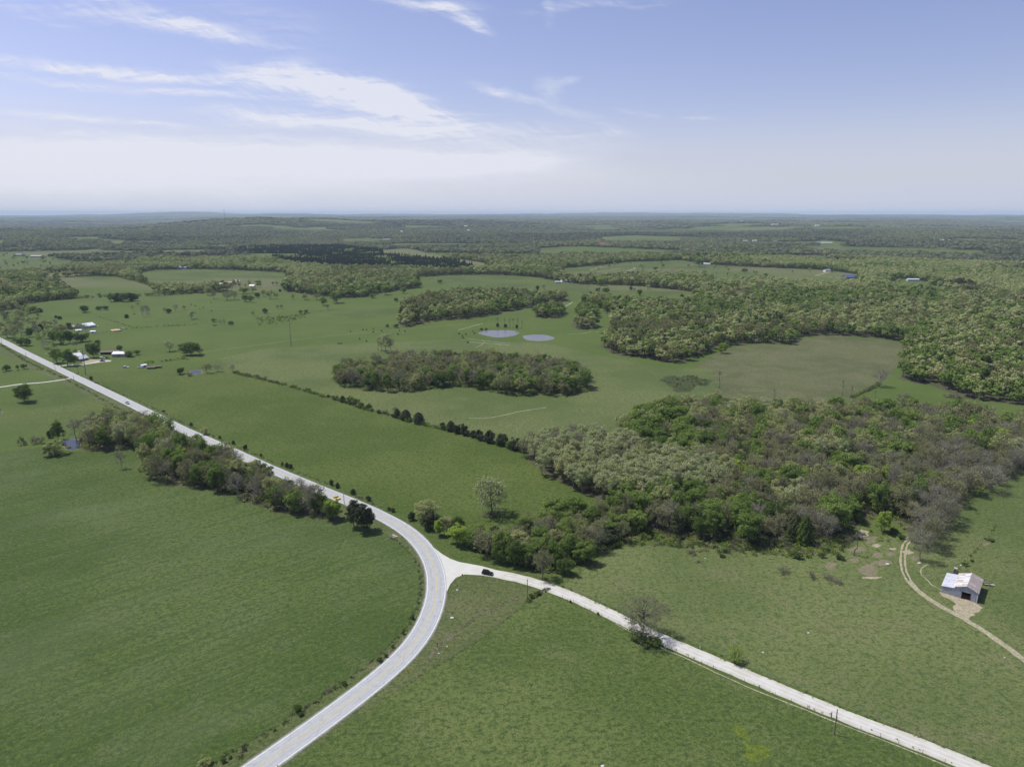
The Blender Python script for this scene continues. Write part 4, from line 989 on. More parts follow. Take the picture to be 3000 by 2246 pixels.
    ('olive', 443, 1656, 19, 34, 'pale yellow bush cut by the bottom edge'),
    ('shrub', 497, 1637, 6, 9, 'tiny weed clump near the bottom of the inner verge'),
    # clearing and scrub
    ('brush', 1494, 1196, 10, 26, 'scrubby bush in the pasture below the wood'),
    ('brush', 1507, 1214, 6, 12, 'tiny scrub bush in the pasture'),
    ('shrub', 1560, 1203, 7, 13, 'low green bush below the wood'),
    ('brush', 1693, 1236, 14, 28, 'broad olive scrub bush in the pasture'),
    ('brush', 1753, 1248, 18, 18, 'upright brown scrub bush'),
    ('brush', 1788, 1250, 14, 24, 'brown scrub bush, upper one of the long thicket'),
    ('brush', 1808, 1258, 12, 26, 'brown scrub bush, lower one of the long thicket'),
    ('shrub', 1720, 1204, 14, 26, 'green shrub between wood and scrub'),
    ('shrub', 1775, 1203, 10, 16, 'green shrub behind the long brown thicket'),
    ('shrub', 1814, 1208, 11, 18, 'dark shrub next to the dead clearing tree'),
    ('brush', 1836, 1169, 12, 16, 'dark brush behind the dead clearing tree'),
    ('dark', 1929, 1153, 15, 18, 'dark low bush beside the round bright tree'),
    ('shrub', 1946, 1163, 10, 18, 'pale green shrub by the dirt patches'),
    ('shrub', 1162, 1284, 8, 14, 'weedy bush where the field fence meets the gravel road'),
    ('shrub', 1148, 1290, 8, 13, 'second weedy bush on the field fence'),
    ('shrub', 1232, 1301, 6, 6, 'tiny bush at the gravel road edge'),
    ('shrub', 1292, 1327, 6, 7, 'small dark bush below the gravel road'),
    ('shrub', 2084, 1221, 7, 16, 'bush behind the tin barn on the fence'),
    ('shrub', 2100, 1212, 5, 10, 'low bush on the fence above the tin barn'),
    ('shrub', 2140, 1168, 6, 16, 'low bush beyond the fence above the barn'),
    ('cedar', 1740, 852, 1, 1, ''),
]
for t in T:
    if t[5]: tree_px(*t)


# ------------------------------------------------------------------ woods
def scatter(poly, sp, seed, ymin=80):
    P = [W(*p) for p in poly]; xs = [p.x for p in P]; ys = [p.y for p in P]
    rng = np.random.default_rng(seed)
    gx, gy = np.meshgrid(np.arange(min(xs), max(xs), sp), np.arange(max(ymin, min(ys)), max(ys), sp))
    gx = gx + (np.arange(gy.shape[0]) % 2)[:, None] * sp * .5
    x = (gx + rng.uniform(-.38, .38, gx.shape) * sp).ravel(); y = (gy + rng.uniform(-.38, .38, gx.shape) * sp).ravel()
    px, py = proj(x, y, 0 * x); m = inpoly(px, py, poly) & (px > -40) & (px < 2252)
    return x[m], y[m], px[m], py[m]
LOOK = {'green': 'fresh green', 'bright': 'bright green', 'dark': 'dark green', 'spring': 'yellow green', 'pale': 'silvery pale', 'bud': 'brown budding', 'bare': 'grey leafless', 'cedar': 'blackish cedar', 'slim': 'slender evergreen'}
ORD = 'first second third fourth fifth sixth seventh eighth ninth tenth eleventh twelfth thirteenth fourteenth fifteenth sixteenth seventeenth eighteenth nineteenth twentieth'.split()
WOOD = []      # wood name, style, x, y, px, py, height, width
def woodland(name, poly, sp, seed, mixf, hr=(11, 15.5), wr=(8.5, 11)):
    x, y, px, py = scatter(poly, sp, seed); r = random.Random(seed)
    a = fbm(x, y, 26, seed, 2); b = fbm(x, y, 60, seed + 5, 2)
    for i in range(len(x)):
        st = mixf(px[i], py[i], a[i], b[i], r)
        if st is None: continue
        h = r.uniform(*hr) * (.75 if st in ('bright', 'dark') else .7 if st in ('cedar',) else 1); w = r.uniform(*wr) * (.8 if st in ('bright', 'cedar') else 1)
        WOOD.append((name, st, x[i], y[i], px[i], py[i], h, w))
def pick(r, d):
    t = r.random() * sum(d.values())
    for k_, v in d.items():
        t -= v
        if t <= 0: return k_
    return k_
def mix_mixed(px, py, a, b, r):
    e = (px - 1340) / 800.
    if px < 1500 and py < 1010: d = dict(green=5, bright=2, dark=1.6, spring=3, bud=1.5)
    elif py > 1120: d = dict(green=4.5, dark=2.2, bud=3.5, spring=2.2, bright=.5, bare=1.5, cedar=.3)
    else: d = dict(green=2.4 + 2.5 * max(0, .6 - e), spring=3.0, bright=.8, dark=1.0, pale=.9, bud=4.4 + 1.5 * e, bare=1.4 + 2.6 * e)
    if a > .62: d['green'] = d.get('green', 0) * 2.5; d['bright'] = d.get('bright', 0) * 2
    elif a < .40: d['bud'] = d.get('bud', 0) * 1.8; d['bare'] = d.get('bare', 1) * 1.6
    if px > 1960 and py > 1000: d = dict(bare=6, bud=4, green=.4)
    return pick(r, d)
woodland('pale stand', PALE, 7.8, 1, lambda px, py, a, b, r: pick(r, dict(pale=9, spring=1.4, bud=.9, bare=.5, green=.5 if py > 1040 or px < 1160 else .05)), (14, 18), (9.5, 13.5))
woodland('big wood', MIXED, 8.0, 2, mix_mixed, (11.5, 17.5), (8.5, 13.5))
woodland('junction thicket', THICK, 6.2, 3, lambda px, py, a, b, r: pick(r, dict(green=4, dark=1.8, bud=3.2, spring=1.2, bare=1.2, cedar=.6)), (8, 14), (7, 10.5))
woodland('roadside wood', STRIP, 7.3, 4, lambda px, py, a, b, r: pick(r, dict(green=2.2, dark=1.6, bud=4.2, spring=2.4 if px < 420 else 1.2, pale=1.2 if px < 380 else .1, bare=2.2, bright=.4, cedar=.3)), (12.5, 17.5), (8.5, 12))
woodland('island of trees', ISLAND, 8.2, 5, lambda px, py, a, b, r: pick(r, dict(green=3.2, dark=2.2, bud=3.6, bare=2.0, spring=1.8, bright=.6)), (11.5, 16.5), (8, 12))
# the largest in the picture of every kind stand as trees of their own; the rest of each wood is one mass
WOOD.sort(key=lambda t: math.hypot(t[2], t[3]))
LIM = {'leafy_tree': 285, 'budding_tree': 285, 'bare_tree': 235, 'pale_tree': 200, 'cedar_tree': 200}
single, rest = [], {}
for t in WOOD:
    kd = STY[t[1]][0]
    if MADE.get(kd, 0) + sum(1 for _ in ()) < LIM[kd] and t[0] != 'island of trees': MADE[kd] = MADE.get(kd, 0) + 1; single.append(t)
    else: rest.setdefault(t[0], []).append(t)
NEAR = {'pale stand': [('facing the hay field', 0, 1240, 1000), ('above the junction thicket', 1240, 1400, 1000), ('against the big wood', 1400, 9999, 1000)],
        'big wood': [('above the gravel road pasture', 1280, 1480, 1110), ('by the dirt patches', 1700, 1930, 1100), ('over the olive pasture', 1480, 1700, 1110), ('near the barn row', 1930, 9999, 1060)],
        'junction thicket': [('behind the gravel road mouth', 0, 1150, 0), ('at the pasture corner', 1150, 9999, 0)],
        'roadside wood': [('beside the blue pond', 0, 300, 0), ('at the field notch', 300, 420, 0), ('opposite the earth cut', 420, 560, 0), ('towards the road bend', 560, 9999, 0)]}
def zone(t):
    for n, a, b, c in NEAR[t[0]]:
        if a <= t[4] < b and t[5] >= c: return n
    if t[0] == 'big wood':
        return ('behind the pale stand' if t[4] < 1500 else 'below the brown pasture' if t[4] < 1830 else 'below the far green field') + (' edge' if t[5] < 940 else '')
    return 'at its back'
zs = {}
for t in single: zs.setdefault((t[0], zone(t), t[1]), []).append(t)
for (wd, zn, st), L in zs.items():
    L.sort(key=lambda t: t[5])           # rows from the back to the front, each counted from the left
    nr = max(1, math.ceil(len(L) / 9)); rows = [sorted(L[i * len(L) // nr:(i + 1) * len(L) // nr], key=lambda t: t[4]) for i in range(nr)]
    for ri, row in enumerate(rows):
        rn = '' if nr == 1 else ('back ' if ri == 0 else 'front ' if ri == nr - 1 else 'middle ' if nr == 3 else ORD[ri] + ' ')
        for i, t in enumerate(row):
            kd, vs = STY[st]; MADE[kd] -= 1
            nm = LOOK[st] + ('' if 'cedar' in LOOK[st] or 'evergreen' in LOOK[st] else ' tree')
            lab = f"{nm}, {ORD[i]} from left{', ' + rn + 'row,' if rn else ','} {wd.replace('junction ', '')} {zn}"
            plant(st, (t[2], t[3], 0), t[6], t[7], lab, group=f"trees of the {wd}")


def points_gn(name, pts, protos, label):
    """one mass: many copies of a few plants, chosen point by point"""
    pts = np.asarray(pts, np.float32)      # x y z, which, turn, scale xy, scale z
    me = bpy.data.meshes.new(name); me.vertices.add(len(pts)); me.vertices.foreach_set('co', pts[:, :3].ravel())
    for nm, col, ty in (('which', 3, 'INT'), ('turn', 4, 'FLOAT'), ('sxy', 5, 'FLOAT'), ('sz', 6, 'FLOAT')):
        at = me.attributes.new(nm, ty, 'POINT'); at.data.foreach_set('value', pts[:, col].astype(np.int32 if ty == 'INT' else np.float32))
    o = link(name, me); tag(o, label, None, None, 'stuff')
    ng = bpy.data.node_groups.new(name, 'GeometryNodeTree')
    ng.interface.new_socket('Geometry', in_out='INPUT', socket_type='NodeSocketGeometry'); ng.interface.new_socket('Geometry', in_out='OUTPUT', socket_type='NodeSocketGeometry')
    n = ng.nodes; l = ng.links; gi = n.new('NodeGroupInput'); go = n.new('NodeGroupOutput')
    ci = n.new('GeometryNodeCollectionInfo'); ci.inputs['Collection'].default_value = protos; ci.inputs['Separate Children'].default_value = True; ci.inputs['Reset Children'].default_value = True
    ip = n.new('GeometryNodeInstanceOnPoints'); ip.inputs['Pick Instance'].default_value = True
    def attr(nm, ty='FLOAT'):
        a = n.new('GeometryNodeInputNamedAttribute'); a.data_type = ty; a.inputs[0].default_value = nm; return a.outputs[0]
    rot = n.new('ShaderNodeCombineXYZ'); l.new(attr('turn'), rot.inputs[2]); sc = n.new('ShaderNodeCombineXYZ'); s1 = attr('sxy')
    l.new(s1, sc.inputs[0]); l.new(s1, sc.inputs[1]); l.new(attr('sz'), sc.inputs[2])
    l.new(gi.outputs[0], ip.inputs['Points']); l.new(ci.outputs[0], ip.inputs['Instance']); l.new(attr('which', 'INT'), ip.inputs['Instance Index'])
    l.new(rot.outputs[0], ip.inputs['Rotation']); l.new(sc.outputs[0], ip.inputs['Scale']); l.new(ip.outputs[0], go.inputs[0])
    md = o.modifiers.new('scatter', 'NODES'); md.node_group = ng
    return o
def proto_coll(name, items):
    """items: (mesh parts, materials); each becomes one joined mesh outside the scene"""
    c = bpy.data.collections.new(name)
    for i, (parts, mats) in enumerate(items):
        V, Q = joinm(parts); mi = np.concatenate([np.full(len(q[1]), j % len(mats)) for j, q in enumerate(parts) if len(q[0])])
        o = bpy.data.objects.new(f'{name}_{i:03d}', mesh_np(name, V, Q, mats, mi)); c.objects.link(o)
    return c
EMP = (np.zeros((0, 3)), np.zeros((0, 4), int))
def lod(seed, H, Wd, clear, nc, per, ls, leafm, barkm=BARK, twigs=0, **kw):
    (tv, tq), lf, tw = tree_shape(seed, H, Wd, clear, nc, per, ls, cl=.17, twigs=twigs, limb=4, **kw)
    parts = [(tv, tq), lf] + ([tw] if twigs else []); return parts, [barkm, leafm, L_TWIG][:len(parts)]
NB = {'green': (L_GREEN, 48, 46, .54, 0), 'bright': (L_BRIGHT, 44, 46, .54, 0), 'dark': (L_DARK, 48, 46, .54, 0), 'spring': (L_SPRING, 48, 34, .5, 3), 'pale': (L_PALE, 50, 32, .5, 4), 'bud': (L_BUD, 44, 18, .52, 9), 'bare': (L_BUD, 40, 5, .4, 11)}
order = list(NB); items = []
for st in order:
    lm, nc, per, ls, tg = NB[st]
    for v in range(3):
        items.append(lod(200 + len(items), 13, 9.5, .24, nc, per, ls, lm, PBARK if st in ('pale', 'bare') else BARK, tg, twr=.07, twl=1.8))
MID = proto_coll('mid_tree', items)
for wd, L in rest.items():
    pts = []
    for t in L:
        st = t[1] if t[1] in order else 'dark'
        pts.append((t[2], t[3], 0, order.index(st) * 3 + rnd.randrange(3), rnd.uniform(0, 6.28), t[7] / 9.5, t[6] / 13))
    points_gn('woodland', pts, MID, {'island of trees': 'oval island of budding and green trees in the pasture', 'big wood': 'inner trees of the large mixed wood beside the barn', 'pale stand': 'inner trees of the silvery pale stand', 'junction thicket': 'inner trees of the thicket at the road junction', 'roadside wood': 'inner trees of the wood strip along the paved road'}[wd])
# bushes under and in front of the woods
items = []
for i, lm in enumerate((L_GREEN, L_GREEN, L_BRUSH, L_SPRING, L_DARK, L_BRIGHT)):
    tg = 8 if lm is L_BRUSH else 2
    items.append(lod(300 + i, 2.6, 4.2, 0., 18, 26 if lm is not L_BRUSH else 8, .36, lm, BARK, tg, twl=.9, twr=.03))
BUSH = proto_coll('low_bush', items)
def under(poly, sp, seed, label, sc=(.5, 1.2), keep=1., name='undergrowth'):
    x, y, px, py = scatter(poly, sp, seed); r = random.Random(seed)
    pts = [(x[i], y[i], 0, r.randrange(6), r.uniform(0, 6.28), r.uniform(*sc), r.uniform(*sc) * .9) for i in range(len(x)) if r.random() < keep]
    points_gn(name, pts, BUSH, label)
under(THICK, 3.4, 21, 'green undergrowth beneath the junction thicket', (.6, 1.3))
under(MIXED, 4.6, 22, 'low undergrowth beneath the large mixed wood', (.5, 1.2), .8)
under(STRIP, 4.2, 23, 'low undergrowth beneath the roadside wood', (.5, 1.1), .8)
under(ISLAND, 5.5, 24, 'low undergrowth beneath the island of trees', (.5, 1.2), .8)
under([(1320, 1135), (1400, 1140), (1480, 1158), (1560, 1170), (1640, 1178), (1720, 1172), (1800, 1165), (1850, 1150), (1850, 1172), (1810, 1195), (1740, 1203), (1640, 1198), (1560, 1195), (1480, 1186), (1400, 1176), (1340, 1180), (1290, 1200), (1270, 1190)], 2.3, 25, 'tangled green brambles fringing the big wood above the pasture', (.3, .85), .85, 'bramble_scrub')
under([(1850, 1120), (1960, 1130), (1965, 1170), (1900, 1180), (1860, 1165)], 5, 26, 'scattered weeds round the dirt patches', (.2, .55), .8, 'weeds')
under([(1428, 821), (1450, 812), (1475, 814), (1500, 811), (1512, 820), (1533, 823), (1520, 833), (1500, 831), (1490, 843), (1462, 845), (1450, 833)], 4.0, 27, 'low brushy growth in the damp hollow beside the brown pasture', (.2, .85), .55, 'brush_patch')
under([(555, 686), (620, 682), (665, 676), (668, 684), (620, 696), (560, 703)], 6, 28, 'long strip of low brush in the upper pasture', (.4, .9), .7, 'brush_patch')
under(YARDS, 16, 29, 'scattered bushes of the roadside settlement', (.6, 1.6), .6, 'bushes')
def along(line, off, sp, seed, label, sc, name='weeds', jit=.5, keep=.8, coll=None, kinds=6):
    L = smooth_line(line, sp) if not isinstance(line[0], Vector) else line
    r = random.Random(seed); pts = []
    for i in range(1, len(L)):
        if r.random() > keep: continue
        t = (L[i] - L[i - 1]); t.z = 0; t.normalize(); n = Vector((t.y, -t.x, 0)); p = L[i] + n * (off + r.uniform(-jit, jit)) + t * r.uniform(-jit, jit)
        s = r.uniform(*sc); pts.append((p.x, p.y, float(terrain(p.x, p.y)), r.randrange(kinds), r.uniform(0, 6.28), s, s * r.uniform(.6, 1.1)))
    points_gn(name, pts, coll or BUSH, label)
CBUSH = proto_coll('cedar_bush', [lod(320 + i, 4.5, 4.6, 0., 26, 40, .36, L_CEDAR, BARK, 0) for i in range(3)])
along([(948, 924), (975, 932), (1003, 940), (1030, 947), (1058, 956), (1085, 963), (1112, 972), (1130, 977)], 0, 2.4, 52, 'small cedars filling between the big hedgerow cedars', (.35, 1.05), 'hedgerow_growth', 1.2, .75, CBUSH, 3)
along([(735, 866), (760, 874), (800, 886), (840, 897), (880, 909), (910, 917)], 0, 3.2, 53, 'scrubby cedars along the upper hedgerow', (.25, .85), 'hedgerow_growth', 1.2, .6, CBUSH, 3)
along([(841, 1104), (763, 1069), (690, 1038), (633, 1017), (567, 989), (500, 960), (413, 922), (353, 892), (283, 859), (200, 824), (130, 790)], 0, 1.6, 31, 'weeds and saplings grown into the hay field fence', (.1, .42), jit=.5, keep=.6)
along(HEDGE, 0, 1.7, 32, 'low woody growth between the hedgerow cedars', (.3, 1.15), 'hedgerow_growth', 1.1, .9)
along([(842, 1158), (871, 1178), (896, 1206), (908, 1239), (908, 1273), (899, 1313), (877, 1357), (842, 1394), (800, 1431), (735, 1476), (666, 1524), (600, 1568), (533, 1606), (466, 1645), (400, 1695)], 0, .9, 33, 'dry weeds along the inner fence of the road bend', (.08, .32), jit=.7, keep=.85)
along([(500, 1640), (600, 1562), (666, 1519), (735, 1472)], .8, 1.2, 34, 'grey brush on the inner verge low in the bend', (.12, .45), 'brush_strip', 1.0)
along([(1134, 1302), (1150, 1292), (1172, 1277), (1186, 1271)], 0, .8, 35, 'leafy weeds climbing the field fence by the gravel road', (.2, .5), jit=.4)
along([(870, 1484), (937, 1441), (1004, 1401), (1054, 1368), (1097, 1334), (1134, 1302)], 0, 1.2, 36, 'dark weed line between verge and mottled field', (.05, .2), jit=.3, keep=.55)
along([(1210, 1266), (1270, 1292), (1337, 1322), (1437, 1368), (1475, 1384), (1608, 1441), (1741, 1497), (1808, 1524), (1941, 1574), (2060, 1622), (2212, 1690)], 0, 1.0, 37, 'rough grass and briars along the upper gravel road ditch', (.06, .25), jit=.9, keep=.7)
along([(1215, 1290), (1270, 1314), (1337, 1346), (1437, 1394), (1608, 1470), (1741, 1523), (1941, 1600), (2041, 1642), (2190, 1704)], 0, 1.4, 38, 'tufts along the lower edge of the gravel road', (.04, .16), jit=.5, keep=.5)
along([(1840, 859), (1855, 851), (1870, 845), (1885, 838), (1898, 830)], 0, 1.6, 39, 'dark leafy hedge at the end of the brown pasture', (.5, .95), 'hedge', .3, 1.)
along([(0, 744), (50, 776), (95, 798), (140, 818)], 0, 2.2, 40, 'broken dark weeds along the fence west of the road', (.2, .7), jit=.8)
along([(145, 822), (190, 845), (230, 868), (262, 885)], 0, 2.2, 41, 'low weeds continuing along the western road fence', (.15, .5), jit=.8)
along([(200, 722), (280, 711), (340, 706), (400, 703), (430, 700)], 0, 4, 42, 'low bushes along the pasture fence', (.3, .8), 'fence_growth')
along([(540, 695), (600, 690), (660, 678), (720, 669)], 0, 8, 43, 'small bushes dotted along the upper fence', (.3, .7), 'fence_growth', 1, .6)
along([(210, 684), (235, 692), (262, 700), (285, 707)], 0, 5, 44, 'dark shrub line behind the gabled house', (.3, .6), 'fence_growth', 1, .8)
along([(345, 782), (365, 779), (400, 775), (405, 777)], 0, 2.5, 45, 'dark leafy hedge in the farmyard', (.5, 1.), 'hedge', .8, 1)
along([(305, 784), (330, 783), (320, 787)], 0, 3, 46, 'tangled brush pile in the farmyard', (.4, .8), 'brush_patch', 1, 1)
along([(2082, 1214), (2110, 1185), (2145, 1145), (2150, 1135), (2130, 1118), (2090, 1100), (2065, 1082)], 0, 1.6, 47, 'weeds grown into the paddock fence above the barn', (.06, .4), jit=.5, keep=.6)
along([(65, 653), (140, 646), (230, 641), (330, 638), (410, 634)], 6, 6, 48, 'dark cedars and scrub lining the far farm lane', (1.3, 2.6), 'hedgerow_growth', 2, 1)
along([(253, 597), (300, 609), (330, 618), (368, 628)], 0, 6, 49, 'tree line dividing the two long fields', (1.5, 3.), 'hedgerow_growth', 4, 1)
along([(115, 601), (180, 597), (250, 595)], 0, 14, 50, 'dotted bushes behind the long field', (1.2, 2.4), 'hedgerow_growth', 4, .9)
along([(0, 838 - 32), (60, 800), (100, 799)], 0, 4, 51, 'weeds on the ditch line in the western pasture', (.2, .6), jit=1)



# ---- the far forest
def lod2(seed, lm, H=13, Wd=10, nc=24, per=24, ls=.95, tg=0):
    return lod(seed, H, Wd, .26, nc, per, ls, lm, BARK, tg, twr=.14, twl=2.2, nz=.3)
def clump(seed, mats, n=9, rad=15):
    """a knot of tree tops for woods kilometres away"""
    rng = np.random.default_rng(seed); parts = []; 
    for i in range(n):
        a = rng.uniform(0, 6.28); d = rad * math.sqrt(rng.uniform(0, 1)); h = rng.uniform(9, 15); w = rng.uniform(4, 6.5)
        e = rng.normal(size=(60, 3)); e[:, 2] = np.abs(e[:, 2]); e /= np.linalg.norm(e, axis=1)[:, None]
        c = e * [w, w, h * .45] + [d * math.cos(a), d * math.sin(a), h * .5]
        nr = e + rng.normal(size=e.shape) * .25; nr /= np.linalg.norm(nr, axis=1)[:, None]
        parts.append(quads(c, nr, 2.6, rng))
    return parts, mats
F_SPRING = leaf('far_spring_leaves', (.300, .360, .125), (.420, .455, .195))
FS = [F_SPRING, F_SPRING, L_GREEN, L_BUD, L_BUD, L_SPRING, L_SPRING, L_DARK]
FARC = proto_coll('far_tree', [lod2(400 + i, m, tg=(5 if m is L_BUD else 0), per=(19 if m is L_BUD else 25)) for i, m in enumerate(FS)])
K1 = leaf('distant_spring_leaves', (.200, .245, .098), (.290, .320, .145)); K2 = leaf('distant_green_leaves', (.100, .140, .060), (.155, .190, .085)); K3 = leaf('distant_grey_twigs', (.170, .178, .108), (.235, .230, .150)); K4 = leaf('distant_dark_leaves', (.062, .088, .042), (.098, .122, .058))
KNOT = proto_coll('far_knot', [clump(430, [K1, K2, K3]), clump(431, [K2, K1, K4]), clump(432, [K3, K2, K3]), clump(433, [K1, K3, K1]), clump(434, [K2, K4, K3])])
pine = cedar_shape(450, 17, 7, 700, 1.0, .55)
PINE = proto_coll('pine_knot', [([pine[0], pine[1]], [BARK, L_PINE]), ([cedar_shape(451, 14, 7.5, 650, 1.1, .5)[1]], [L_PINE]), lod2(452, L_GREEN), lod2(453, F_SPRING)])
def band(r0, r1, sp, seed, pad=1.):
    rng = np.random.default_rng(seed)
    gx, gy = np.meshgrid(np.arange(-r1 * .84 - 90, r1 * .84 + 90, sp), np.arange(r0 * .7, r1, sp))
    x = (gx + rng.uniform(-.45, .45, gx.shape) * sp).ravel(); y = (gy + rng.uniform(-.45, .45, gx.shape) * sp).ravel()
    r = np.hypot(x, y); m = (r > r0) & (r < r1) & (np.abs(x) < y * .84 + 90); x = x[m]; y = y[m]
    z = terrain(x, y); px, py = proj(x, y, z)
    _, pt = proj(x, y, z + 11)
    w = is_wood(px, py, pt)
    for pl in (ISLAND, PALE, MIXED, THICK, STRIP): w &= ~inpoly(px, py, pl)
    w |= (r[m] > 2500) & (py < 480)
    w &= ~far_glade(x, y)
    return x[w], y[w], z[w], px[w], py[w], rng
def choose(x, y, rng, n):
    a = fbm(x, y, 170, 61, 3); b = fbm(x, y, 620, 66, 3); u = rng.uniform(0, 1, len(x))
    w = np.where(b > .52, np.where(u < .74, (u * 20).astype(int) % 2 * 1, np.where(u < .86, 5, 2)), np.where(u < .22, 3 + (u * 10).astype(int) % 2, np.where(u < .52, (u * 30).astype(int) % 2, np.where(u < .75, 2, np.where(u < .88, 5, 7)))))
    w = np.where((a > .62) & (u < .5), 2, w); w = np.where((a < .33) & (u < .6), 4, w)
    return w
def far_band(name, r0, r1, sp, seed, coll, label, nk=None, sc=1.):
    x, y, z, px, py, rng = band(r0, r1, sp, seed)
    pn = inpoly(px, py, PINES)
    w = choose(x, y, rng, 8)
    if nk:
        g = fbm(x, y, 900 * nk, 63, 4) + rng.normal(size=len(x)) * .05; w = np.where(g > .58, 3, np.where(g > .50, 0, np.where(g > .44, 2, np.where(g > .38, 1, 4))))
    s = rng.uniform(.7, 1.35, len(x)) * sc; h = rng.uniform(.7, 1.3, len(x)) * (1 if nk is None else .95)
    D = np.stack([x, y, z - .3, w, rng.uniform(0, 6.28, len(x)), s, h], 1)
    right = (px > 1250) if name == 'a' else np.zeros(len(x), bool)
    if name == 'a':
        up = inpoly(px, py, UPPER); pt = np.zeros(len(px), bool)
        for p in PATCH: pt |= inpoly(px, py, p)
        points_gn('woodland', D[up & ~pn], coll, 'long wood above the twin ponds')
        points_gn('woodland', D[pt], coll, 'small groves between the twin ponds and the forest')
        points_gn('forest', D[~up & ~pt & ~pn & right], coll, 'spring green forest covering the eastern half behind the brown pasture')
        points_gn('forest', D[~up & ~pt & ~pn & ~right], coll, 'woods and tree lines around the upper pastures')
    else: points_gn('forest', D[~pn], coll, label)
    return
far_band('a', 560, 2500, 8.6, 501, FARC, '')
far_band('b', 2500, 6200, 25, 502, KNOT, 'rolling forest beyond the farms, patched with clearings', 1)
far_band('c', 6200, 12500, 62, 503, KNOT, 'hazy wooded hills below the horizon', 1, 2.4)
far_band('d', 12500, 24000, 150, 504, KNOT, 'faint blue woods along the horizon', 1, 5.)
x, y, z, px, py, rng = band(1500, 3600, 8.0, 505); m = inpoly(px, py, PINES); gp = fbm(x, y, 60, 9, 2) > .70
points_gn('pine_wood', np.stack([x, y, z - .2, np.where(gp, rng.integers(2, 4, len(x)), np.where(rng.uniform(0, 1, len(x)) < .05, 2, rng.integers(0, 2, len(x)))), rng.uniform(0, 6.28, len(x)), rng.uniform(.8, 1.3, len(x)), rng.uniform(.65, 1.2, len(x))], 1)[m], PINE, 'dark evergreen plantation behind the middle wood')
# loose trees of the settlements and the hill pastures, too small and many to tell apart
for i, (poly, sp, lab) in enumerate([([(1254, 614), (1474, 630), (1474, 640), (1250, 640)], 45, 'loose trees scattered over the small field by the forest'), ([(1230, 584), (1354, 568), (1500, 566), (1640, 580), (1840, 592), (1840, 600), (1540, 600), (1371, 588)], 60, 'loose trees on the striped hill pasture'),
                                     ([(0, 548), (130, 560), (110, 577), (0, 583)], 45, 'loose trees in the far western clearing'), ([(455, 612), (600, 612), (600, 622), (455, 622)], 17, 'shade trees around the cluster of farm sheds'), ([(0, 640), (60, 655), (90, 690), (150, 720), (120, 735), (0, 720)], 17, 'thin shade trees over the roadside settlement')]):
    P = [W(*p) for p in poly]; rng = np.random.default_rng(600 + i)
    gx, gy = np.meshgrid(np.arange(min(p.x for p in P), max(p.x for p in P), sp), np.arange(min(p.y for p in P), max(p.y for p in P), sp))
    x = (gx + rng.uniform(-.5, .5, gx.shape) * sp).ravel(); y = (gy + rng.uniform(-.5, .5, gx.shape) * sp).ravel(); z = terrain(x, y); px, py = proj(x, y, z); m = inpoly(px, py, poly) & (rng.uniform(0, 1, len(x)) < .55)
    points_gn('scattered_trees', np.stack([x, y, z, rng.integers(0, 8, len(x)), rng.uniform(0, 6.28, len(x)), rng.uniform(.5, .95, len(x)), rng.uniform(.5, .9, len(x))], 1)[m], FARC, lab)


# ------------------------------------------------------------------ buildings
def tin_mat(name, rust, base=(.66, .66, .67), rc=(.30, .19, .12)):
    def f(k, out):
        P = k.new('ShaderNodeTexCoord').outputs['Object']; s = k.new('ShaderNodeSeparateXYZ'); k.put(s.inputs[0], P)
        cb = k.new('ShaderNodeCombineXYZ'); k.put(cb.inputs[0], k.m('FLOOR', k.m('DIVIDE', s.outputs[1], .66))); k.put(cb.inputs[1], k.m('FLOOR', k.m('DIVIDE', s.outputs[0], 2.1)))
        wn = k.new('ShaderNodeTexWhiteNoise'); k.put(wn.inputs[0], cb.outputs[0])
        n = k.noise(k.mapping(P, scale=(.7, 2.2, 1)), 1.3, 4, .65)
        a = k.ramp(k.m('ADD', k.m('MULTIPLY', wn.outputs[0], .45), k.m('MULTIPLY', n, .8)), .78 - rust, .95 - rust)
        c = k.mix(k.m('MULTIPLY', a, .85), base, rc)
        w = k.m('SINE', k.m('MULTIPLY', s.outputs[1], 2 * math.pi / .17))
        c = k.mix(k.m('MULTIPLY', k.ramp(k.noise(P, .5, 2, .5), .4, .7), .25), c, (.42, .42, .44))
        prin(k, out, c, .55, .4, 0, w, .5, .03)
    return mat(name, f)
TINL = tin_mat('pale_tin_roof', .28, (.76, .75, .72), (.36, .29, .22)); TINR = tin_mat('rusty_tin_roof', .46, (.56, .57, .60), (.27, .20, .15)); TINS = tin_mat('shed_tin_roof', .02, (.55, .57, .62), (.30, .17, .14))
def wall_tin(k, out):
    P = k.new('ShaderNodeTexCoord').outputs['Object']; s = k.new('ShaderNodeSeparateXYZ'); k.put(s.inputs[0], P)
    n = k.noise(k.mapping(P, scale=(1.6, 1.6, .5)), 1., 4, .6); w = k.m('SINE', k.m('MULTIPLY', k.m('ADD', s.outputs[0], s.outputs[1]), 2 * math.pi / .2))
    c = k.mix(k.ramp(n, .35, .7), (.36, .38, .43), (.24, .25, .28)); prin(k, out, c, .6, .3, 0, w, .4, .03)
WTIN = mat('grey_tin_wall', wall_tin)
WOODM = plain('old_timber', (.16, .12, .09), .9, var=.3, scale=4); SHADEM = plain('inside_shade', (.02, .02, .02), .95); REDP = plain('red_gate_paint', (.17, .06, .05), .6)
BLACKP = plain('black_paint', (.012, .012, .016), .25, .5, var=.05); GLASS = plain('tinted_glass', (.02, .022, .025), .08, .6, var=.05); RUBBER = plain('rubber', (.02, .02, .02), .9); CHROME = plain('bright_metal', (.55, .55, .56), .3, .5, .8)
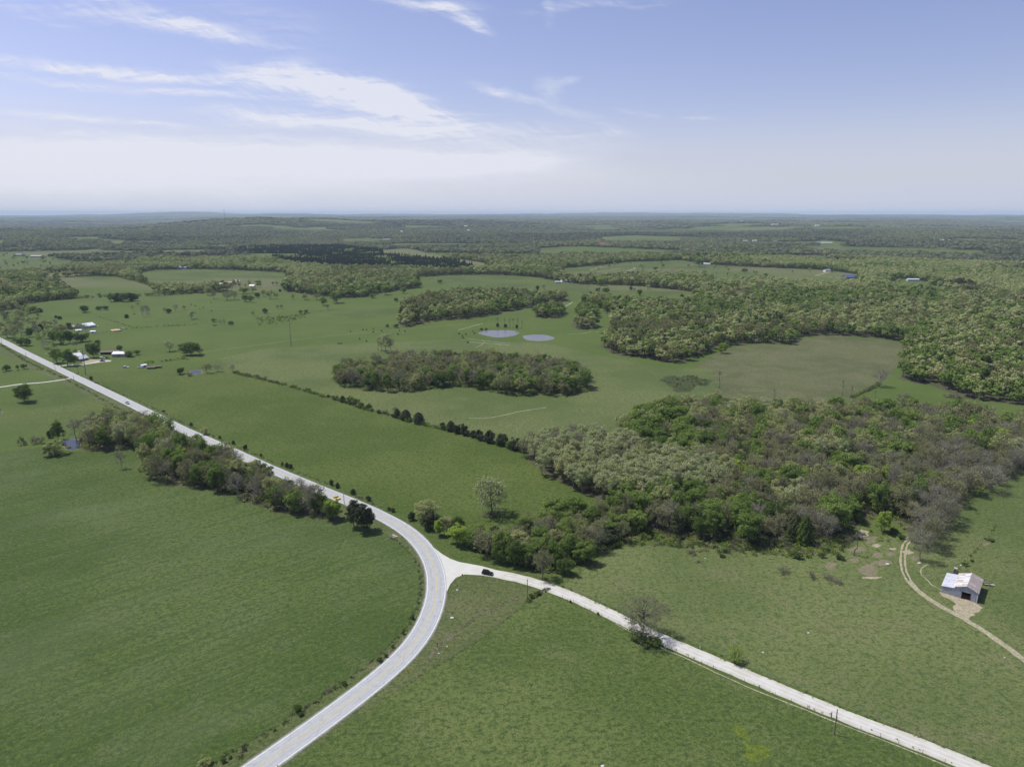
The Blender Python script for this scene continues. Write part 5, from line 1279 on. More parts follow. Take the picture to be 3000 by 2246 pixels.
WHITEM = plain('white_paint', (.78, .78, .77), .5, .3, var=.05); STEEL = plain('galvanised_steel', (.20, .21, .22), .6, .3); POLEW = plain('weathered_pole', (.15, .12, .10), .95, var=.25); CARY = plain('yellow_paint', (.75, .52, .02), .3, .5, var=.03); SILVER = plain('silver_paint', (.55, .57, .60), .3, .5, .3, .03)

def barn():
    t = empty('barn', (171.8, 249.6, 0), R(-39)); tag(t, 'small grey tin barn with rusty gabled roof and lean-to beside the dirt track', 'barn')
    Wm, D, e, r = 7.7, 13.5, 4.1, 5.6; h = Wm / 2
    b = MB()   # front wall with the doorway cut out, gable above
    b.prism([(0, 0, 0), (2.6, 0, 0), (2.6, 0, 3.0), (5.5, 0, 3.0), (5.5, 0, 0), (Wm, 0, 0), (Wm, 0, e), (h, 0, r), (0, 0, e)], (0, .12, 0)); b.build('front_wall', WTIN, t)
    b = MB(); b.prism([(0, D - .12, 0), (Wm, D - .12, 0), (Wm, D - .12, e), (h, D - .12, r), (0, D - .12, e)], (0, .12, 0)); b.build('rear_wall', WTIN, t)
    b = MB(); b.box((Wm - .06, D / 2, e / 2), (.12, D - .26, e - .02)); b.build('side_wall', WTIN, t)
    b = MB(); b.box((.06, D / 2, e / 2), (.12, D - .26, e - .02)); b.build('side_wall', WTIN, t)
    for sg, m in ((-1, TINL), (1, TINR)):
        b = MB(); ov = .35; sl = (r - e) / h
        x0, x1 = (h, -ov) if sg < 0 else (h, Wm + ov); z1 = e - sl * ov
        b.prism([(x0, -.3, r + .06), (x1, -.3, z1 + .06), (x1, -.3, z1 + .12), (x0, -.3, r + .12)], (0, D + .1 if sg < 0 else D + .55, 0))
        b.build('roof', m, t)
    b = MB(); b.box((h, D / 2, r + .15), (.3, D + .5, .05)); b.build('ridge_cap', TINL, t)
    b = MB()
    for i in range(5): b.box((h - .3 - i * .8, D + .05, r - .1 - i * .31), (.08, .9, .12))
    b.box((h / 2, D + .42, (r + e) / 2 + .02), (h, .06, .14), ry=math.atan2(r - e, -h) + math.pi); b.build('rafter', WOODM, t)
    b = MB(); b.prism([(-4.1, .35, 0), (-.02, .35, 0), (-.02, .35, 3.35), (-4.1, .35, 2.9)], (0, .1, 0)); b.build('shed_wall', WTIN, t)
    b = MB(); b.box((-4.05, 6.8, 1.44), (.1, 12.6, 2.88)); b.box((-2.05, 13.05, 1.44), (3.9, .1, 2.88)); b.build('shed_wall', WTIN, t)
    b = MB(); b.prism([(-4.4, .1, 2.93), (0.0, .1, 3.42), (0.0, .1, 3.48), (-4.4, .1, 2.99)], (0, 13.2, 0)); b.build('shed_roof', TINS, t)
    b = MB(); b.box((Wm / 2, D / 2, .02), (Wm - .3, D - .3, .04)); b.build('floor', DIRT2, t)
    g = MB()
    for z in (.25, .55, .85, 1.15, 1.4): g.tube((2.65, .5, z), (5.45, .5, z), .03)
    for x in (2.65, 4.05, 5.45): g.tube((x, .5, .15), (x, .5, 1.45), .035)
    g.build('gate', REDP, t)
    for x in (2.55, 5.55): b = MB(); b.box((x, -.03, 1.55), (.12, .06, 3.1)); b.build('door_post', WOODM, t)
    b = MB(); b.box((Wm + .02, -.05, e / 2), (.14, .1, e - .1)); b.build('corner_trim', WHITEM, t)
barn()
def house(p, w, d, h, rh, rz, roofc, wallc, label, name='farmhouse', cat='house', win=2, porch=False, chim=False, open_front=False):
    t = empty(name, p, rz); tag(t, label, cat)
    rm = plain('roof_' + name, roofc, .6, .3, var=.12, scale=.6); wm = plain('wall_' + name, wallc, .8, var=.1, scale=.8)
    b = MB()
    if open_front:
        b.box((0, d / 2 - .1, h / 2), (w, .2, h)); b.box((-w / 2 + .1, -.1, h / 2), (.2, d - .25, h)); b.box((w / 2 - .1, -.1, h / 2), (.2, d - .25, h))
    else: b.box((0, 0, h / 2), (w, d, h))
    b.prism([(-w / 2, -d / 2 + .01, h), (-w / 2, d / 2 - .01, h), (-w / 2, 0, h + rh)], (w, 0, 0)) if rh > .5 else None
    b.build('wall', wm, t)
    for s in (-1, 1):
        b = MB(); o = .5; sl = rh / (d / 2)
        b.prism([(-w / 2 - .4, 0, h + rh + .02), (-w / 2 - .4, s * (d / 2 + o), h - sl * o + .02), (-w / 2 - .4, s * (d / 2 + o), h - sl * o + .16), (-w / 2 - .4, 0, h + rh + .16)], (w + .8, 0, 0)); b.build('roof', rm, t)
    if not open_front:
        for i in range(win):
            x = (i + .5) / win * w - w / 2
            if abs(x) < .8: x += 1.2
            b = MB(); b.box((x, -d / 2 - .03, h * .58), (1.1, .06, 1.1)); b.build('window', GLASS, t)
        b = MB(); b.box((0, -d / 2 - .04, 1.0), (.95, .08, 2.0)); b.build('door', WOODM, t)
    if porch:
        b = MB(); b.box((0, -d / 2 - 1.3, 2.4), (w * .6, 2.6, .1))
        for x in (-w * .28, w * .28): b.box((x, -d / 2 - 2.5, 1.2), (.12, .12, 2.35))
        b.build('porch', rm, t)
    if chim: b = MB(); b.box((w * .25, .8, h + rh), (.7, .7, 1.4)); b.build('chimney', plain('chimney_brick', (.25, .14, .11)), t)
    return t
WT, GR_, LG, RD_, BL_, TAN, BRN = (.80, .80, .80), (.30, .31, .33), (.50, .51, .54), (.34, .10, .07), (.06, .09, .22), (.42, .38, .32), (.13, .09, .08)
H = [  # column, row, width, depth, eaves, roof rise, turn, roof, wall, label, kind, extras
    (189, 708, 15, 11, 3.4, 3.0, 70, WT, LG, 'white roofed gabled farmhouse in the upper settlement', {}),
    (159, 709, 16, 8, 2.8, 1.6, 10, TAN, LG, 'low tan roofed house behind the bare settlement trees', {}),
    (202, 719, 6, 4, 2.6, .6, 5, WT, WT, 'tiny white shed below the gabled farmhouse', dict(name='shed', cat='shed', win=1)),
    (170, 716, 6, 4, 2.4, .6, 30, WT, WT, 'small white outbuilding before the reddish trees', dict(name='shed', cat='shed', win=1)),
    (161, 775, 12, 9, 3.2, 2.8, 60, WT, WT, 'white farmhouse half hidden under the green yard trees', dict(chim=True)),
    (177, 778, 9, 8, 2.8, 2.4, 62, LG, (.22, .24, .28), 'grey outbuilding with rounded pale roof at the drive end', dict(name='outbuilding', cat='shed')),
    (240, 764, 18, 7, 2.8, .8, 8, BRN, BRN, 'long rusty brown open fronted cattle shed', dict(name='cattle_shed', cat='shed', open_front=True)),
    (261, 769, 13, 9, 3.6, 1.6, 6, WT, GR_, 'small barn with bright tin roof beside the brown shed', dict(name='farm_barn', cat='barn', win=1)),
    (310, 793, 5, 3, 2.6, .5, 60, WT, WT, 'white box trailer shed on the farmyard grass', dict(name='shed', cat='shed', win=1)),
    (327, 796, 7, 3, 1.8, .4, 8, BRN, BRN, 'low dark lean shed in the farmyard grass', dict(name='shed', cat='shed', open_front=True)),
    (341, 794, 6, 3, 1.8, .4, 12, BRN, BRN, 'second low dark shed by the farmyard grass', dict(name='shed', cat='shed', open_front=True)),
    (472, 617, 22, 12, 4, 1.5, 5, LG, GR_, 'grey metal farm shed among the shade trees', dict(name='shed', cat='shed')),
    (459, 618, 8, 7, 3.5, 1.2, 0, WT, WT, 'small white building left of the grey metal shed', dict(name='shed', cat='shed', win=1)),
    (501, 614, 26, 9, 4, 2, 4, (.34, .20, .16), LG, 'long reddish roofed house among the shade trees', dict()),
    (512, 611, 12, 9, 4, 2, 4, WT, WT, 'white roofed building behind the reddish house', dict(name='shed', cat='shed')),
    (545, 620, 10, 7, 3, 2, 0, WT, TAN, 'cream cottage at the lane beyond the shade trees', dict()),
    (394, 581, 30, 14, 5, 4, 3, (.22, .23, .26), GR_, 'large dark grey roofed house above the curved field', dict(win=4)),
    (44, 553, 26, 14, 5, 3, 0, (.16, .15, .15), GR_, 'dark barn in the far western clearing', dict(name='farm_barn', cat='barn')),
    (81, 556, 40, 14, 5, 3, 0, (.30, .30, .32), TAN, 'long grey barn in the far western clearing', dict(name='farm_barn', cat='barn')),
    (114, 554, 18, 12, 5, 3, 0, WT, WT, 'white roofed house in the far western clearing', dict()),
    (1219, 609, 14, 10, 4, 4, 20, WT, WT, 'white fronted house at the edge of the smooth pasture', dict()),
    (1241, 608, 20, 12, 4, 4, 10, (.10, .11, .16), LG, 'dark blue roofed house at the edge of the smooth pasture', dict()),
    (1205, 611, 12, 8, 3, 1, 0, LG, TAN, 'low pale outbuilding beside the smooth pasture', dict(name='shed', cat='shed')),
    (1296, 531, 42, 16, 5, 4, 2, RD_, TAN, 'red roofed farm building on the high pasture', dict(name='farm_barn', cat='barn', win=3)),
    (1317, 532, 46, 16, 5, 4, 2, GR_, RD_, 'dark roofed farm building beside the red one', dict(name='farm_barn', cat='barn', win=3)),
    (1834.6, 604, 28, 18, 6, 4.5, 3, BL_, (.10, .12, .20), 'barn with vivid blue roof at the end of the farm lane', dict(name='farm_barn', cat='barn')),
    (1869, 605, 30, 14, 4, 2, -4, WT, WT, 'white roofed building right of the blue roofed barn', dict(name='shed', cat='shed', win=3)),
    (1971, 607, 24, 10, 4, 1.5, -4, LG, LG, 'pale shed peeping from the forest edge', dict(name='shed', cat='shed')),
    (1906, 592, 26, 10, 4, 1.5, 0, LG, LG, 'pale roof in the trees above the blue roofed barn', dict(name='shed', cat='shed')),
    (1786, 587, 18, 9, 4, 3, 25, (.25, .25, .28), WT, 'white gabled house at the top of the farm lane', dict(win=3)),
    (1519, 572, 16, 9, 4, 1.5, 0, WT, WT, 'first white shed on the hill pasture', dict(name='shed', cat='shed')),
    (1530, 572, 9, 8, 3.5, 1.2, 0, WT, WT, 'smaller white shed on the hill pasture', dict(name='shed', cat='shed')),
    (1768, 527, 60, 14, 5, 3, 0, LG, LG, 'long grey poultry house beyond the forest', dict(name='poultry_house', cat='barn', win=4)),
    (1786, 527.5, 80, 14, 5, 3, -1, WT, WT, 'long white poultry house beyond the forest', dict(name='poultry_house', cat='barn', win=4)),
    (1610, 523, 36, 14, 5, 3, 0, WT, WT, 'first white roof of the distant hamlet', dict()),
    (1630, 522.5, 36, 14, 5, 3, 0, WT, WT, 'second white roof of the distant hamlet', dict()),
    (1600, 527, 24, 12, 5, 3, 0, LG, LG, 'small grey roof below the distant hamlet', dict()),
    (1675, 523, 30, 14, 5, 3, 0, TAN, TAN, 'tan roofed house in the distant hamlet', dict()),
    (1724, 519, 36, 14, 5, 3, 0, GR_, LG, 'grey house above the poultry houses', dict()),
    (1736, 520, 40, 14, 5, 3, 0, LG, GR_, 'second grey house above the poultry houses', dict()),
    (1254, 513, 40, 14, 5, 3, 0, WT, WT, 'white farm roof before the deep green field', dict()),
    (1240, 513.5, 26, 12, 5, 3, 0, WT, WT, 'small white roof before the deep green field', dict()),
    (691, 522.5, 34, 16, 6, 4, 0, WT, WT, 'white roof in the woods north of the plantation', dict()),
    (461, 521.5, 34, 16, 6, 4, 0, WT, WT, 'white roof in the wooded valley', dict()),
    (411, 524, 24, 14, 5, 3, 0, WT, TAN, 'small cream roof in the wooded valley', dict()),
    (67, 504.5, 60, 24, 6, 4, 0, WT, WT, 'white roof on the distant western woods', dict()),
    (153, 500.5, 70, 24, 6, 4, 0, LG, LG, 'pale roof on the far western slope', dict()),
    (298, 505, 60, 20, 6, 4, 0, LG, LG, 'pale roof below the tower ridge', dict()),
    (835, 520, 70, 20, 5, 3, 0, LG, LG, 'long pale roof among the middle woods', dict()),
    (892, 521, 26, 16, 5, 3, 0, WT, WT, 'white roof among the middle woods', dict()),
    (1006, 490.5, 60, 30, 9, 5, 0, WT, WT, 'white barn on the wooded hillside', dict()),
    (1012, 502, 34, 30, 16, 5, 0, WT, WT, 'tall white building on the wooded hillside', dict()),
    (868, 504, 30, 24, 12, 5, 0, WT, TAN, 'cream house on the wooded hillside', dict()),
    (1341, 478.5, 160, 40, 9, 4, 0, WT, WT, 'first long white roof near the horizon', dict(win=0)),
    (1355, 477.5, 120, 40, 9, 4, 0, WT, WT, 'second long white roof near the horizon', dict(win=0)),
    (1674, 487, 110, 30, 9, 5, 0, WT, WT, 'large white roof of the distant town', dict(win=0)),
    (1664, 488.5, 70, 30, 9, 5, 0, LG, LG, 'grey roof of the distant town', dict(win=0)),
    (1602, 479.5, 90, 30, 9, 5, 0, WT, WT, 'white roof left of the distant town', dict(win=0)),
    (1748, 478, 150, 40, 12, 5, 0, TAN, TAN, 'tan block of the distant town', dict(win=0)),
    (1765, 489.5, 60, 24, 9, 4, 0, WT, WT, 'small white roof in the distant town', dict(win=0)),
    (1922, 500.5, 50, 20, 8, 4, 0, WT, WT, 'white roof alone in the eastern forest', dict(win=0)),
    (1986, 512.5, 44, 18, 7, 4, 0, WT, WT, 'white farm roof by the eastern clearing', dict(win=0)),
    (2034, 522, 36, 16, 6, 4, 0, WT, WT, 'pale farm roof in the eastern woods', dict(win=0)),
    (2052, 522, 36, 16, 6, 4, 0, LG, LG, 'grey farm roof in the eastern woods', dict(win=0)),
]
for (px, py, w, d, h, rh, rz, rc, wc, lab, ex) in H:
    p = W(px, py); p.z += -.3 if p.y < 2600 else 3.
    if py < 530: w, d, h, rh = w * .55, d * .6, h * .8, rh * .6; rc = tuple(v * .75 for v in rc)
    house(p, w, d, h, rh, R(rz), rc, wc, lab, **ex)
# tall mast on the ridge
p = W(486, 480); t = empty('radio_mast', p); tag(t, 'thin radio mast rising above the far wooded ridge', 'mast'); mh = 26 / F * p.y
b = MB()
for a in (0, 2.1, 4.2): b.tube((2 * math.cos(a), 2 * math.sin(a), 0), (1.2 * math.cos(a), 1.2 * math.sin(a), mh), .5, .35, 5)
for i in range(24):
    z = mh * i / 24
    for a in (0, 2.1, 4.2): b.tube((1.7 * math.cos(a), 1.7 * math.sin(a), z), (1.7 * math.cos(a + 2.1), 1.7 * math.sin(a + 2.1), z + mh / 24), .2, n=4)
b.build('lattice', STEEL, t)
b = MB(); b.tube((0, 0, mh), (0, 0, mh * 1.08), .35, .2, 5); b.build('aerial', STEEL, t)


# ------------------------------------------------------------------ poles, signs, fences
def steel_pole(px, py, top, label):
    p = W(px, py); h = rise(p, top); t = empty('steel_pole', p, R(20)); tag(t, label, 'power pole', 'tall masts of the power line')
    b = MB(); b.tube((0, 0, 0), (0, 0, h), .42, .20, 10); b.build('mast', STEEL, t)
    for i, z in enumerate((.97, .88, .79)):
        s = 1 if i % 2 == 0 else -1
        b = MB(); b.tube((0, 0, h * z), (s * 2.0, 0, h * z + .35), .10, .05, 6); a = b.build('cross_arm', STEEL, t)
        c = MB(); c.tube((s * 1.95, 0, h * z + .3), (s * 1.95, 0, h * z - .5), .08, n=6); c.build('insulator', GLASS, a)
for a in [(629, 748, 697, 'tall dark steel power mast alone in the pasture'), (185.5, 809, 752, 'tall leaning steel power mast by the farm driveway'), (916, 701, 657, 'power mast in front of the upper centre wood'), (1141, 667, 627, 'power mast at the end of the upper centre wood'),
          (1269, 645, 613, 'power mast before the forest corner'), (1547, 612, 586, 'power mast under the striped hill pasture'), (1621, 596, 574, 'far power mast on the ribbon field')]: steel_pole(*a)
def wood_pole(px, py, top, label, arm=False):
    p = W(px, py); h = rise(p, top); t = empty('utility_pole', p, R(-20)); tag(t, label, 'utility pole', 'wooden utility poles along the roads')
    b = MB(); b.tube((0, 0, 0), (0, 0, h), .17, .12, 8); b.build('shaft', POLEW, t)
    b = MB(); b.tube((0, 0, h), (0, 0, h + .25), .04, n=6); b.build('insulator', WHITEM, t)
    if arm: b = MB(); b.box((0, 0, h - .6), (2.2, .1, .12)); b.build('cross_arm', POLEW, t)
for a in [(1802.3, 1586, 1531, 'wooden pole in the mottled field below the gravel road'), (1139, 1298, 1250, 'wooden pole at the field fence near the black car'), (743.6, 1088, 1066, 'wooden pole beside the yellow car'), (480, 965, 945, 'wooden pole above the middle of the roadside wood'),
          (160, 822, 812, 'wooden pole past the cream track mouth'), (169.5, 806, 790, 'wooden pole in the farm grass by the tall mast'), (119.5, 800, 791, 'wooden pole at the driveway mouth'), (57, 773, 761, 'wooden pole on the western roadside'), (5, 749, 731, 'wooden pole at the frame edge by the road')]: wood_pole(*a)
def post(px, py, h, r, m, name, label, cat, cap=None):
    p = W(px, py); t = empty(name, p); tag(t, label, cat)
    b = MB(); b.tube((0, 0, 0), (0, 0, h), r, r * .9, 8); b.build('stake', m, t)
    if cap: b = MB(); b.tube((0, 0, h), (0, 0, h + .22), r * 1.15, n=8); b.build('cap', cap, t)
post(1795.5, 1549, 1.9, .16, WOODM, 'gate_post', 'thick dark gate post at the gravel road fence', 'post')
post(1512, 1401, 1.5, .09, WHITEM, 'marker_post', 'white marker post with red top above the gravel road', 'marker', REDP)
SIGNY = plain('sign_yellow', (.62, .42, .03), .5, .3, var=.04); SIGNR = plain('sign_red', (.35, .03, .03), .5, .3, var=.04)
def sign(px, py, h, rz, label, kind):
    p = W(px, py); t = empty('road_sign', p, R(rz)); tag(t, label, 'road sign', 'warning signs round the bend' if kind != 'oct' else None)
    b = MB(); b.box((0, 0, h / 2), (.08, .05, h)); b.build('post', STEEL, t)
    b = MB()
    if kind == 'diamond': b.prism([(0, -.05, h + .45), (.55, -.05, h - .1), (0, -.05, h - .65), (-.55, -.05, h - .1)], (0, .03, 0)); m = SIGNY
    elif kind == 'oct': b.prism([(.45 * math.cos(R(22.5 + 45 * i)), -.05, h + .45 * math.sin(R(22.5 + 45 * i))) for i in range(8)], (0, .03, 0)); m = SIGNR
    else: b.prism([(-.32, -.05, h - .7), (.32, -.05, h - .7), (.32, -.05, h + .15), (-.32, -.05, h + .15)], (0, .03, 0)); m = SIGNY
    pl = b.build('plate', m, t)
    if kind == 'chevron':
        b = MB(); b.prism([(-.2, -.065, h + .08), (.0, -.065, h + .08), (.24, -.065, h - .27), (.0, -.065, h - .63), (-.2, -.065, h - .63), (.04, -.065, h - .27)], (0, .01, 0)); b.build('arrow', RUBBER, pl)
    if kind == 'oct':
        b = MB(); b.prism([(.48 * math.cos(R(22.5 + 45 * i)), -.018, h + .48 * math.sin(R(22.5 + 45 * i))) for i in range(8)], (0, .012, 0)); b.build('border', WHITEM, pl)
sign(999, 1251, 2.3, 20, 'yellow bend sign at the gravel mouth corner', 'chevron'); sign(988, 1273, 2.3, 15, 'second yellow bend sign with white stones at its foot', 'chevron')
sign(977.6, 1333, 2.2, 5, 'third yellow bend sign on the olive verge', 'chevron'); sign(945, 1399, 2.1, -10, 'fourth yellow bend sign further down the verge', 'chevron'); sign(881.6, 1458, 2.1, -25, 'last yellow bend sign down the verge', 'chevron')
sign(601.5, 1668, 2.2, -40, 'yellow sign cut by the bottom edge beside the road', 'diamond'); sign(991.5, 1204, 2.4, 100, 'red stop style sign on the grass above the gravel mouth', 'oct')
def fence(line, sp, label, h=1.25, drape=False, wires=4):
    L = smooth_line(line, sp); t = empty('wire_fence', L[0]); tag(t, label, 'fence'); o = L[0]
    L = L[:99]; pm = None
    for i, p in enumerate(L):
        q = p - o
        if pm is None:
            b = MB(); b.tube((0, 0, 0), (0, 0, h), .06, .05, 6); pm = b.build('post', WOODM, t).data
            C.objects[-1].location = q
        else: link('post', pm, t, q)
    b = MB()
    for k_ in range(wires):
        z = h * (.25 + .7 * k_ / (wires - 1))
        for p, q in zip(L, L[1:]): b.tube(p - o + Vector((0, 0, z)), q - o + Vector((0, 0, z)), .008, n=3)
    b.build('wire', STEEL, t)
fence([(871, 1484), (937, 1441), (1004, 1401), (1054, 1368), (1097, 1334), (1134, 1302), (1172, 1277)], 4.5, 'wire fence between the olive verge and mottled field')
fence([(1215, 1290), (1337, 1346), (1437, 1396), (1608, 1473), (1808, 1555), (1941, 1605), (2041, 1647)], 4.5, 'wire fence along the lower side of the gravel road')
fence([(1215, 1264), (1337, 1318), (1437, 1364), (1608, 1437), (1808, 1520), (1941, 1570), (2100, 1636)], 4.5, 'wire fence along the upper side of the gravel road')
fence([(2066, 1238), (2090, 1208), (2110, 1186), (2145, 1146), (2150, 1136)], 4., 'weedy wire fence climbing away behind the tin barn')
fence([(2030, 1200), (2048, 1208), (2066, 1222), (2068, 1234)], 4., 'grey rail fence from the bare trees to the barn corner')
fence([(842, 1158), (896, 1206), (908, 1250), (899, 1313), (877, 1357), (842, 1394), (800, 1431), (735, 1476), (666, 1524)], 5., 'wire fence following the inside of the road bend')
fence([(850, 1104), (763, 1068), (690, 1037), (567, 988), (413, 921), (283, 858), (200, 823)], 7., 'wire fence between the paved road and hay field')
fence([(0, 744), (50, 776), (95, 798), (140, 818), (190, 845), (262, 885)], 6., 'wire fence on the western side of the paved road')


# ------------------------------------------------------------------ vehicles
def vehicle(p, rz, L, Wd, Hh, paint, label, kind, cat='car', name='car'):
    t = empty(name, p, rz); tag(t, label, cat); hw = Wd / 2; cl = .25
    if kind == 'suv': low = [(-.5, .30), (-.5, .62), (-.47, .98), (.16, 1.0), (.42, .93), (.49, .72), (.5, .30)]; cab = [(-.475, .96), (-.43, 1.62), (-.40, 1.70), (.02, 1.70), (.20, .98)]
    elif kind == 'coupe': low = [(-.5, .26), (-.5, .72), (-.40, .84), (.12, .84), (.40, .70), (.5, .50), (.5, .26)]; cab = [(-.30, .82), (-.18, 1.18), (.0, 1.22), (.18, .82)]
    elif kind == 'pickup': low = [(-.5, .42), (-.5, 1.05), (-.05, 1.05), (.22, 1.05), (.46, .98), (.5, .78), (.5, .42)]; cab = [(-.10, 1.03), (-.08, 1.75), (.10, 1.78), (.24, 1.03)]
    else: low = [(-.5, .34), (-.5, 1.1), (.30, 1.1), (.46, .95), (.5, .7), (.5, .34)]; cab = [(-.49, 1.08), (-.47, 2.0), (.22, 2.0), (.34, 1.08)]
    s = Hh / max(z for _, z in cab)
    def sweep(pts, w0, w1, z0, z1, nm, m, par, bev=.06):
        b = MB(); vs = []
        for sg in (-1, 1):
            row = [b.b.verts.new((x * L, sg * (w0 + (w1 - w0) * ((z - z0) / max(z1 - z0, .01))), z * s)) for x, z in pts]; vs.append(row)
        n = len(pts); b.b.faces.new(vs[0]); b.b.faces.new(vs[1][::-1])
        for i in range(n): b.b.faces.new((vs[0][i], vs[1][i], vs[1][(i + 1) % n], vs[0][(i + 1) % n]))
        return b.build(nm, m, par, bevel=bev)
    zl = max(z for _, z in low); zc = max(z for _, z in cab)
    sweep(low, hw, hw * .96, .3, zl, 'body', paint, t, .07)
    sweep(cab, hw * .93, hw * .76, zl, zc, 'windows', GLASS, t, .03)
    rt = [(x, z) for x, z in cab if z > zc - .14]; x0, x1 = min(x for x, _ in rt), max(x for x, _ in rt)
    b = MB(); b.box(((x0 + x1) / 2 * L, 0, zc * s + .01), ((x1 - x0) * L * .98, hw * 1.5, .06)); b.build('roof', paint, t, bevel=.02)
    for sx_ in (-.31, .31):
        for sy in (-1, 1):
            b = MB(); b.tube((sx_ * L, sy * (hw - .20), .34), (sx_ * L, sy * (hw + .015), .34), .34, n=16); w = b.build('wheel', RUBBER, t)
            b = MB(); b.tube((sx_ * L, sy * (hw + .0), .34), (sx_ * L, sy * (hw + .03), .34), .20, n=12); b.build('rim', CHROME, w)
    for sy in (-1, 1):
        b = MB(); b.box((L * .49, sy * hw * .72, .68 * s), (.12, .34, .14)); b.build('headlight', WHITEM, t)
        b = MB(); b.box((-L * .497, sy * hw * .78, .78 * s), (.06, .2, .2)); b.build('tail_light', SIGNR, t)
        b = MB(); b.box((L * .14, sy * (hw + .08), 1.0 * s), (.14, .16, .12)); b.build('mirror', paint, t)
    b = MB(); b.box((L * .5, 0, .42 * s), (.1, Wd * .8, .16)); b.build('bumper', RUBBER, t)
    if kind == 'pickup': b = MB(); b.box((-.30 * L, 0, 1.06 * s), (.36 * L, Wd * .8, .03)); b.build('bed', RUBBER, t)
    return t
def on_line(line, px, py, off=None):
    p = W(px, py); i = min(range(1, len(line) - 1), key=lambda i: (line[i] - p).length); d = line[i + 1] - line[i - 1]; a = math.atan2(d.y, d.x)
    if off is not None: n = Vector((math.sin(a), -math.cos(a), 0)); p = line[i] + n * off
    return Vector((p.x, p.y, .05)), a
p, a = on_line(GL, 1053, 1241.5); vehicle(p + Vector((0, .6, 0)), a, 4.75, 1.9, 1.78, BLACKP, 'black sport utility car parked on the gravel road edge', 'suv')
p, a = on_line(RL, 729, 1075, 1.8); vehicle(p, a, 4.4, 1.8, 1.25, CARY, 'bright yellow sports car driving on the paved road', 'coupe')
p, a = on_line(RL, 277, 871, 1.8); vehicle(p, a + math.pi * 0, 5.2, 1.9, 1.8, SILVER, 'silver pickup driving on the paved road by the wood', 'pickup', 'pickup truck', 'pickup_truck')
DBLUE = plain('blue_paint', (.06, .09, .16), .3, .5)
for (px, py, rz, kind, m, lab, c, n) in [(221, 775, 10, 'van', WHITEM, 'white van parked at the end of the farm driveway', 'van', 'van'), (221, 780.5, 170, 'pickup', DBLUE, 'dark blue pickup parked on the farm driveway', 'pickup truck', 'pickup_truck'), (231, 774, 0, 'pickup', WOODM, 'rusty brown pickup beside the white van', 'pickup truck', 'pickup_truck'),
                                        (155, 743, 15, 'pickup', SILVER, 'grey pickup parked by the green tree clump', 'pickup truck', 'pickup_truck'), (272, 794, 20, 'suv', WHITEM, 'white car parked on the farmyard grass', 'car', 'car'), (301, 795, 15, 'coupe', SILVER, 'pale car beside the white trailer shed', 'car', 'car'),
                                        (203, 703, 0, 'van', WHITEM, 'white van parked behind the gabled farmhouse', 'van', 'van'), (208, 706, 10, 'suv', WHITEM, 'white car parked beside the gabled farmhouse', 'car', 'car'), (263, 711, 5, 'pickup', WHITEM, 'white pickup next to the sand pile', 'pickup truck', 'pickup_truck'), (166, 706, 0, 'suv', SILVER, 'silver car in the upper settlement yard', 'car', 'car'),
                                        (1800, 600.5, 5, 'van', WHITEM, 'white vehicle on the farm lane before the blue roof', 'van', 'van')]:
    q = W(px, py); vehicle(q, R(rz), 5.0 if kind != 'coupe' else 4.3, 1.9, {'suv': 1.75, 'van': 2.1, 'pickup': 1.85, 'coupe': 1.35}[kind], m, lab, kind, c, n)


# ------------------------------------------------------------------ cattle
def cow_mesh(name, m, graze):
    b = MB()
    b.ball((0, 0, 1.02), (1.75, .68, .78)); b.ball((-.5, 0, 1.08), (.8, .62, .7)); b.ball((.5, 0, 1.06), (.75, .66, .78))
    if graze: b.tube((.75, 0, 1.15), (1.22, 0, .62), .24, .15); b.ball((1.33, 0, .42), (.34, .24, .5)); ez = .6
    else: b.tube((.7, 0, 1.2), (1.18, 0, 1.5), .25, .16); b.ball((1.4, 0, 1.5), (.52, .25, .28)); ez = 1.62
    for s in (-1, 1):
        b.tube((.58, s * .2, .95), (.56, s * .2, .45), .13, .07); b.tube((.56, s * .2, .45), (.58, s * .2, 0), .07, .06)
        b.tube((-.62, s * .2, 1.0), (-.54, s * .21, .5), .17, .08); b.tube((-.54, s * .21, .5), (-.62, s * .21, 0), .075, .06)
        b.ball((1.22, s * .18, ez), (.1, .2, .08))
    b.tube((-.87, 0, 1.2), (-.93, 0, .5), .035, .02)
    o = b.build(name, m); me = o.data; bpy.data.objects.remove(o); return me
HIDE = plain('black_hide', (.014, .012, .012), .8); HIDEW = plain('cream_hide', (.62, .58, .50), .8)
CM = [cow_mesh('cow', HIDE, True), cow_mesh('cow', HIDE, False)]; CW = cow_mesh('cow', HIDEW, True)
